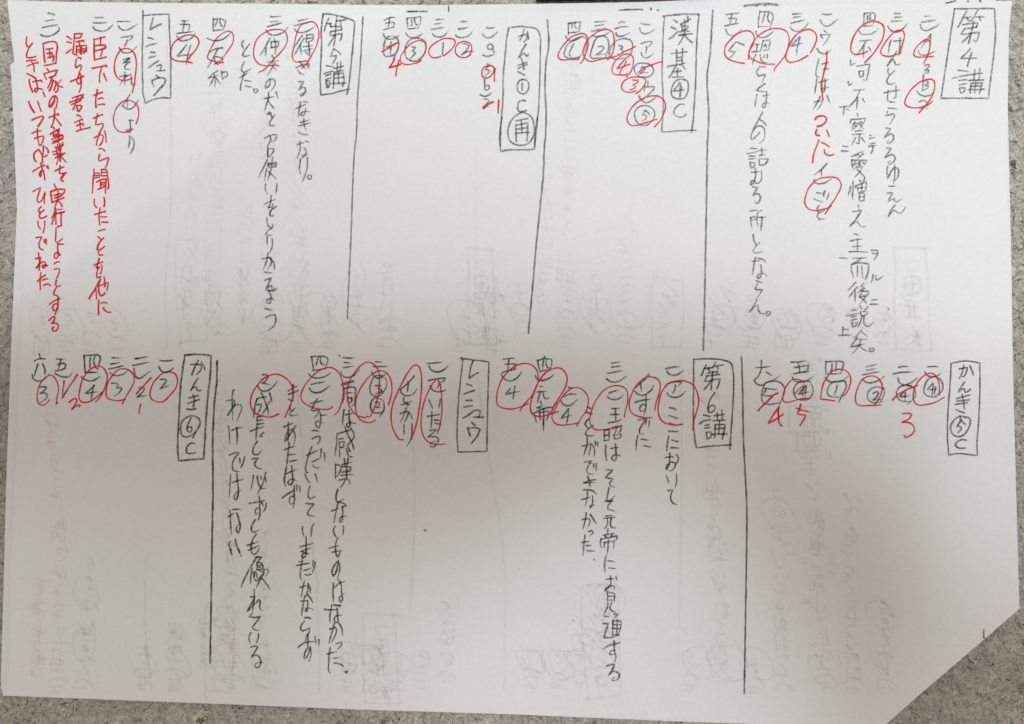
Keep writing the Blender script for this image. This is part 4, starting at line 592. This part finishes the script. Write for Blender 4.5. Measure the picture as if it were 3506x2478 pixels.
462 1228 482 1225 504 1221/454 1251 480 1246 508 1240/459 1261 461 1283 468 1292 478 1295 494 1286 514 1271/476 1327 492 1328 494 1334 480 1350 467 1360 482 1356 504 1354
@correction r
467 1348 488 1324 517 1293/482 1383 478 1398 476 1415
@text k
384 1225 411 1225/378 1246 409 1241/372 1263 399 1258 421 1251/376 1275 385 1283 402 1286 422 1281 436 1269/382 1312 399 1311 405 1315 398 1329 413 1327 417 1332 405 1347 390 1356
@circle r
429 1367 405 1371 379 1368 365 1358 363 1338 370 1309 388 1281 408 1264 428 1262 448 1272 459 1289 458 1309 445 1335 429 1361 419 1383
@text k
287 1216 290 1249 291 1276/288 1218 310 1216 333 1215 343 1223 340 1243 334 1266/309 1223 307 1266/324 1219 321 1237 327 1258 334 1263/291 1274 334 1275/277 1289 290 1299 310 1304 327 1299 342 1289/324 1318 307 1334 291 1347 334 1341/321 1319 316 1341 312 1368
@circle r
349 1342 333 1358 310 1373 290 1378 277 1375 270 1358 274 1329 284 1295 304 1269 327 1254 344 1254 359 1266 367 1286 365 1309 353 1341 339 1364 326 1376
@text k
194 1229 222 1230/209 1229 204 1246 199 1268/196 1248 218 1243 225 1248 221 1260 214 1263/189 1269 206 1268 227 1259/188 1278 201 1286 218 1290 237 1289 247 1276/219 1304 217 1324 213 1352
@correction r
265 1281 247 1309 227 1338 213 1363/236 1377 250 1366 260 1365 263 1373 252 1393 244 1403 258 1391 268 1386 275 1386 271 1393
@text k
134 1210 137 1225/118 1235 135 1227 155 1229/130 1246 123 1266 117 1289/146 1245 153 1263 154 1281/110 1281 112 1294 123 1303 137 1304 152 1298 168 1281/137 1324 158 1324 158 1329 146 1341 135 1347 152 1345 160 1350 158 1364 137 1379
@circle r
169 1370 155 1384 140 1386 130 1378 127 1355 133 1324 149 1298 169 1284 183 1289 195 1306 200 1332 196 1358 192 1381/192 1383 198 1378
@dot k
1453 1815 1459 1817
@underwriting k2
3238 10 3255 7 3273 1/3313 3 3316 4/3354 1 3358 5
@pencil_tick k2
3368 2155 3368 2170 3369 2184"""

def read_data():
    out = []
    for ln in DATA.strip().split('\n'):
        if ln[0] == '@':
            n, c = ln[1:].split(); out.append((n, c, []))
        else:
            for s in ln.split('/'):
                v = list(map(float, s.split()))
                out[-1][2].append([(v[i], v[i+1]) for i in range(0, len(v), 2)])
    return out

def smooth(pts, step=7.0):
    """rounded where the hand curved, sharp where it turned back"""
    P = [np.array(p) for p in pts]
    q = [P[0]]
    for p in P[1:]:
        if np.hypot(*(p - q[-1])) > 0.6: q.append(p)
    P = q
    if len(P) == 1: P.append(P[0] + np.array([2.0, 1.5]))
    n = len(P)
    if n == 2:
        k = max(2, int(np.hypot(*(P[1] - P[0])) / 14))
        return [P[0] + (P[1] - P[0]) * t / k for t in range(k + 1)]
    corner = [True] * n
    for i in range(1, n - 1):
        a = P[i] - P[i-1]; b = P[i+1] - P[i]
        cosv = float(a @ b) / (np.hypot(*a) * np.hypot(*b) + 1e-9)
        corner[i] = cosv < 0.30
    tan = []
    for i in range(n):
        if i == 0: tan.append(P[1] - P[0])
        elif i == n - 1: tan.append(P[-1] - P[-2])
        else: tan.append((P[i+1] - P[i-1]) * 0.5)
    res = [P[0]]
    for i in range(n - 1):
        d = P[i+1] - P[i]; L = float(np.hypot(*d))
        m0 = d if corner[i] and i else tan[i]; m1 = d if corner[i+1] and i + 1 < n - 1 else tan[i+1]
        m0 = m0 / (np.hypot(*m0) + 1e-9) * L; m1 = m1 / (np.hypot(*m1) + 1e-9) * L
        k = max(2, int(L / step))
        for s in range(1, k + 1):
            t = s / k; t2 = t * t; t3 = t2 * t
            res.append((2*t3 - 3*t2 + 1) * P[i] + (t3 - 2*t2 + t) * m0 + (3*t2 - 2*t3) * P[i+1] + (t3 - t2) * m1)
    return res

RW = random.Random(5)
LAYER = [0]
def ribbons(name, strokes, m, parent, width, press, lift=0.00004, taper=True, wob=0.35, label=None, kind=None):
    V = []; F = []; UV = []; PR = []
    for s in strokes:
        pts = smooth(s)
        n = len(pts)
        LAYER[0] += 1
        dz = lift + (LAYER[0] % 97) * 2.5e-7
        wv = width * RW.uniform(0.88, 1.1); pv = press(s[0][0], s[0][1]) * RW.uniform(0.88, 1.08)
        X = []; Y = []; U = []; PP = []
        ph = RW.uniform(0, 6); dist = 0.0
        for i, p in enumerate(pts):
            a = pts[max(i-1, 0)]; b = pts[min(i+1, n-1)]
            d = b - a; L = np.hypot(*d) + 1e-9; nx, ny = -d[1] / L, d[0] / L
            if i: dist += float(np.hypot(*(pts[i] - pts[i-1])))
            t = i / (n - 1)
            k = 1.0 + 0.12 * math.sin(ph + dist * 0.09)
            if taper and t > 0.75: k *= 1.0 - 0.45 * (t - 0.75) / 0.25
            off = wob * math.sin(ph * 2 + dist * 0.13)
            hw = wv * 0.5 * k
            cx, cy = p[0] + nx * off, p[1] + ny * off
            X += [cx + nx * hw, cx - nx * hw]; Y += [cy + ny * hw, cy - ny * hw]
            U += [(dist, 0.0), (dist, 1.0)]
            q = pv * (1.0 + 0.10 * math.sin(ph * 3 + dist * 0.05)) * (1.0 - (0.2 * max(0, t - 0.7) / 0.3 if taper else 0))
            PP += [q, q]
        # round the ends off a little
        e0 = (pts[0] - pts[1]); e0 = e0 / (np.hypot(*e0) + 1e-9) * wv * 0.3
        e1 = (pts[-1] - pts[-2]); e1 = e1 / (np.hypot(*e1) + 1e-9) * wv * 0.3
        for q in (0, 1): X[q] += e0[0]; Y[q] += e0[1]; X[-1-q] += e1[0]; Y[-1-q] += e1[1]
        x, y, z = place(np.array(X), np.array(Y), dz)
        b0 = len(V)
        V += list(zip(x.tolist(), y.tolist(), z.tolist())); UV += U; PR += PP
        for i in range(n - 1):
            a = b0 + 2*i
            F.append((a, a + 2, a + 3, a + 1))
    me = bpy.data.meshes.new(name); me.from_pydata(V, [], F)
    uvl = me.uv_layers.new(name='stroke')
    li = np.zeros(len(me.loops), dtype=np.int32); me.loops.foreach_get('vertex_index', li)
    uvl.data.foreach_set('uv', np.array(UV, dtype=np.float32)[li].ravel())
    at = me.attributes.new('press', 'FLOAT', 'POINT'); at.data.foreach_set('value', np.array(PR, dtype=np.float32))
    o = link(name, me, m, parent)
    if label: o['label'] = label
    if kind: o['kind'] = kind
    return o

# ------------------------------------------------------------------ the stack of sheets
A_TOP = [(25, 0), (275, 8), (600, 28), (1100, 34), (1500, 38), (1850, 39), (2150, 36), (2440, 27), (2900, 15), (3290, 6), (3470, 2)]
A_BOT = [(0, 2381), (600, 2404), (1200, 2428), (1753, 2445), (2262, 2467), (2700, 2483), (3500, 2512)]
A_LEFT = [(0, 25), (120, 38), (215, 50), (320, 60), (450, 76), (520, 84), (700, 88), (1000, 78), (1400, 60), (1700, 46), (1900, 36), (2300, 30), (2390, 6), (2500, 4)]
A_RIGHT = [(0, 3466), (60, 3459), (120, 3454), (400, 3450), (620, 3447), (900, 3457), (1200, 3464), (1500, 3474), (1900, 3485), (2083, 3491), (2520, 3500)]
def yx(l): return [(a, b) for a, b in l]
top_sheet = sheet('paper_sheet', A_LEFT, A_RIGHT, A_TOP, A_BOT, 0.0, PAPER, [((3491, 2083), (3025, 2486))])
top_sheet['label'] = 'white sheet covered in pencil and red pen handwriting, with its lower right corner cut off'
top_sheet['category'] = 'paper'; top_sheet['group'] = 'stacked sheets of paper'
B_TOP = [(30, 4), (275, 6), (500, 9), (900, 12), (1240, 16), (1500, 17), (1840, 13), (2240, 7), (2440, -1), (2900, -14), (3500, -24)]
B_LEFT = [(0, 20), (218, 35), (330, 42), (500, 50), (650, 55), (710, 58), (900, 50), (1140, 40), (1650, 21), (1900, 15), (2330, 3), (2360, 3), (2390, 14)]
B_RIGHT = [(0, 3408), (40, 3412), (110, 3440), (300, 3449), (620, 3456), (900, 3463), (1200, 3467), (1500, 3474), (1900, 3479), (2100, 3480)]
B_BOT = [(0, 2378), (600, 2398), (1753, 2436), (3500, 2500)]
under = sheet('paper_sheet', B_LEFT, B_RIGHT, B_TOP, B_BOT, -0.0004, PAPER2, [((35, 218), (275, 5)), ((3478, 2078), (3005, 2486))], nu=90, nv=70)
under['label'] = 'white sheet underneath, showing along the top and left edges past the written sheet'
under['category'] = 'paper'; under['group'] = 'stacked sheets of paper'
C_RIGHT = [(y, x - 60) for y, x in B_RIGHT]
low = sheet('paper_sheet', [(y, x + 7 if y < 1200 else x + 16) for y, x in B_LEFT], C_RIGHT, [(x, y + 5) for x, y in B_TOP], [(x, y - 8) for x, y in B_BOT], -0.00065, PAPER2,
            [((48, 232), (300, 8)), ((3440, 2070), (2960, 2480))], nu=90, nv=70)
low['label'] = 'lowest white sheet, lying on the floor beneath the two others'
low['category'] = 'paper'; low['group'] = 'stacked sheets of paper'

# ------------------------------------------------------------------ handwriting
def press_k(x, y):
    v = 0.60 + 0.13 * (1 - x / 3506.0)
    if y > 1195: v = 0.78 + 0.12 * (1 - x / 3506.0)
    return min(v, 1.0)
NAMES = {'heading': 'boxed_heading', 'text': 'handwritten_column', 'circle': 'red_circle', 'correction': 'red_correction',
         'divider': 'divider_line', 'pencil_tick': 'pencil_tick', 'dot': 'pen_dot', 'underwriting': 'pencil_mark'}
D = read_data()
HEADS = ['pencil box round the heading ' + q for q in ('第4講', '漢基④C', 'かんき①C再', '第5講', 'レンシュウ in the upper row', 'かんき⑤C', '第6講', 'レンシュウ in the lower row', 'かんき⑥C')]
for n, c, strokes in D:
    par = under if n == 'underwriting' else top_sheet
    if c == 'r':
        wd = 5.6 if n in ('circle', 'dot') else 6.8
        ribbons(NAMES[n], strokes, RED, par, wd, lambda x, y: 0.93, taper=False, lift=0.00005)
    elif c == 'k2':
        ribbons(NAMES[n], strokes, GRAPHITE, par, 6.6, lambda x, y: 1.0, lift=0.00004, taper=False)
    else:
        wd = 7.2 if n in ('divider', 'heading') else 6.9
        ribbons(NAMES[n], strokes, GRAPHITE, par, wd, press_k, taper=(n == 'text'), label=HEADS.pop(0) if n == 'heading' else None)

# faint show-through of the writing on the back of the sheet (turned over top to bottom)
def inside(x, y):
    if not (95 < x < 3400 and 60 < y < 2380): return False
    return x * 0.648 + y * 0.761 < 3800
gk = []; gr = []
heads = []
for n, c, strokes in D:
    if n in ('dot', 'underwriting', 'pencil_tick'): continue
    if n == 'heading': heads.append(strokes); continue
    for s in strokes:
        f = [(x - 155 + 18 * math.sin(y * 0.004), 2428 - y) for x, y in s]
        if all(inside(*p) for p in f): (gr if c == 'r' else gk).append(f)
heads = [h for h in heads if len(h) > 6]
for k, (x0, y0, x1, y1) in enumerate([(1240, 2100, 1370, 2410), (700, 2060, 800, 2380), (1990, 2005, 2125, 2400), (3060, 845, 3190, 1200),
                                      (2230, 945, 2340, 1200), (600, 818, 710, 1180), (1600, 850, 1700, 1180)]):
    h = heads[(k * 3 + 1) % len(heads)]
    ax = min(p[0] for s in h for p in s); bx = max(p[0] for s in h for p in s)
    ay = min(p[1] for s in h for p in s); by = max(p[1] for s in h for p in s)
    for s in h:
        gk.append([(x0 + (x - ax) / (bx - ax) * (x1 - x0), y1 - (y - ay) / (by - ay) * (y1 - y0)) for x, y in s])
for (x0, y0, x1, y1) in [(2700, 1390, 2812, 1478), (2728, 1490, 2790, 1550)]:
    gk.append([(x0, y0), (x1, y0 + 3), (x1 - 4, y1), (x0 + 3, y1 + 2), (x0, y0)])
gk += [[(758, 330), (757, 600), (753, 900), (750, 1180)], [(1632, 500), (1630, 800), (1622, 1060)], [(640, 135), (762, 138), (764, 318), (642, 320), (640, 135)],
       [(2330, 1230), (2334, 1700), (2325, 2150)], [(1415, 1480), (1418, 1800), (1405, 2080)], [(500, 1900), (498, 2150), (520, 2360)]]
ribbons('show_through_writing', gk, GHOST, top_sheet, 12.0, lambda x, y: 0.105 if y > 950 else 0.05, lift=0.00002, taper=False, kind='stuff', label='faint grey writing showing through from the back of the sheet')
ribbons('show_through_writing', gr, GHOSTR, top_sheet, 11.0, lambda x, y: 0.10 if y > 1000 else 0.05, lift=0.00002, taper=False, kind='stuff', label='faint red rings showing through from the back of the sheet')

# ------------------------------------------------------------------ floor fibres
fibres('floor_fibre', fibre_mat('pale_fibre', (0.55, 0.515, 0.45)), 2600, 3, 0.00008, 0.002, 0.007, 0.00045, 3.0)
fibres('floor_fibre', fibre_mat('dark_fibre', (0.08, 0.066, 0.054)), 1300, 5, 0.00010, 0.0006, 0.0030, 0.00040, 1.6)

# ------------------------------------------------------------------ black object beyond the top edge
def black_case():
    m, nt, b, out = mat('black_plastic')
    b.inputs['Base Color'].default_value = (0.012, 0.011, 0.011, 1); b.inputs['Roughness'].default_value = 0.35
    n = N(nt, 'ShaderNodeTexNoise', Scale=300.0, Detail=3.0)
    bu = N(nt, 'ShaderNodeBump', Strength=0.2, Distance=0.0003)
    co = N(nt, 'ShaderNodeTexCoord'); nt.links.new(co.outputs['Object'], n.inputs['Vector'])
    nt.links.new(n.outputs['Fac'], bu.inputs['Height']); nt.links.new(bu.outputs['Normal'], b.inputs['Normal'])
    x0, y0 = ray_xy(1836, 12, 0.0); x1, y1 = ray_xy(2440, -1, 0.0)
    x0, y0, x1, y1 = map(float, (x0, y0, x1, y1))
    ang = math.atan2(y1 - y0, x1 - x0); W = math.hypot(x1 - x0, y1 - y0); dep = 0.05
    root = bpy.data.objects.new('black_case', None); C.objects.link(root)
    root.location = ((x0 + x1) / 2 - math.sin(ang) * (dep / 2 + 0.0003), (y0 + y1) / 2 + math.cos(ang) * (dep / 2 + 0.0003), 0)
    root.rotation_euler = (0, 0, ang)
    root['label'] = 'edge of a black plastic case behind the top edge of the sheets'; root['category'] = 'case'
    def bevel_box(name, sx, sy, z0, z1, bev, m):
        bm = bmesh.new(); bmesh.ops.create_cube(bm, size=1)
        for v in bm.verts:
            v.co.x *= sx; v.co.y *= sy; v.co.z = z0 + (v.co.z + 0.5) * (z1 - z0)
        bmesh.ops.bevel(bm, geom=bm.edges[:], offset=bev, segments=4, affect='EDGES', profile=0.6)
        me = bpy.data.meshes.new(name); bm.to_mesh(me); bm.free()
        for p in me.polygons: p.use_smooth = True
        return link(name, me, m, root)
    bevel_box('tray', W, dep, 0.0002, 0.0020, 0.0005, m)
    bevel_box('lid', W - 0.0008, dep - 0.0008, 0.0021, 0.0036, 0.0006, m)
black_case()
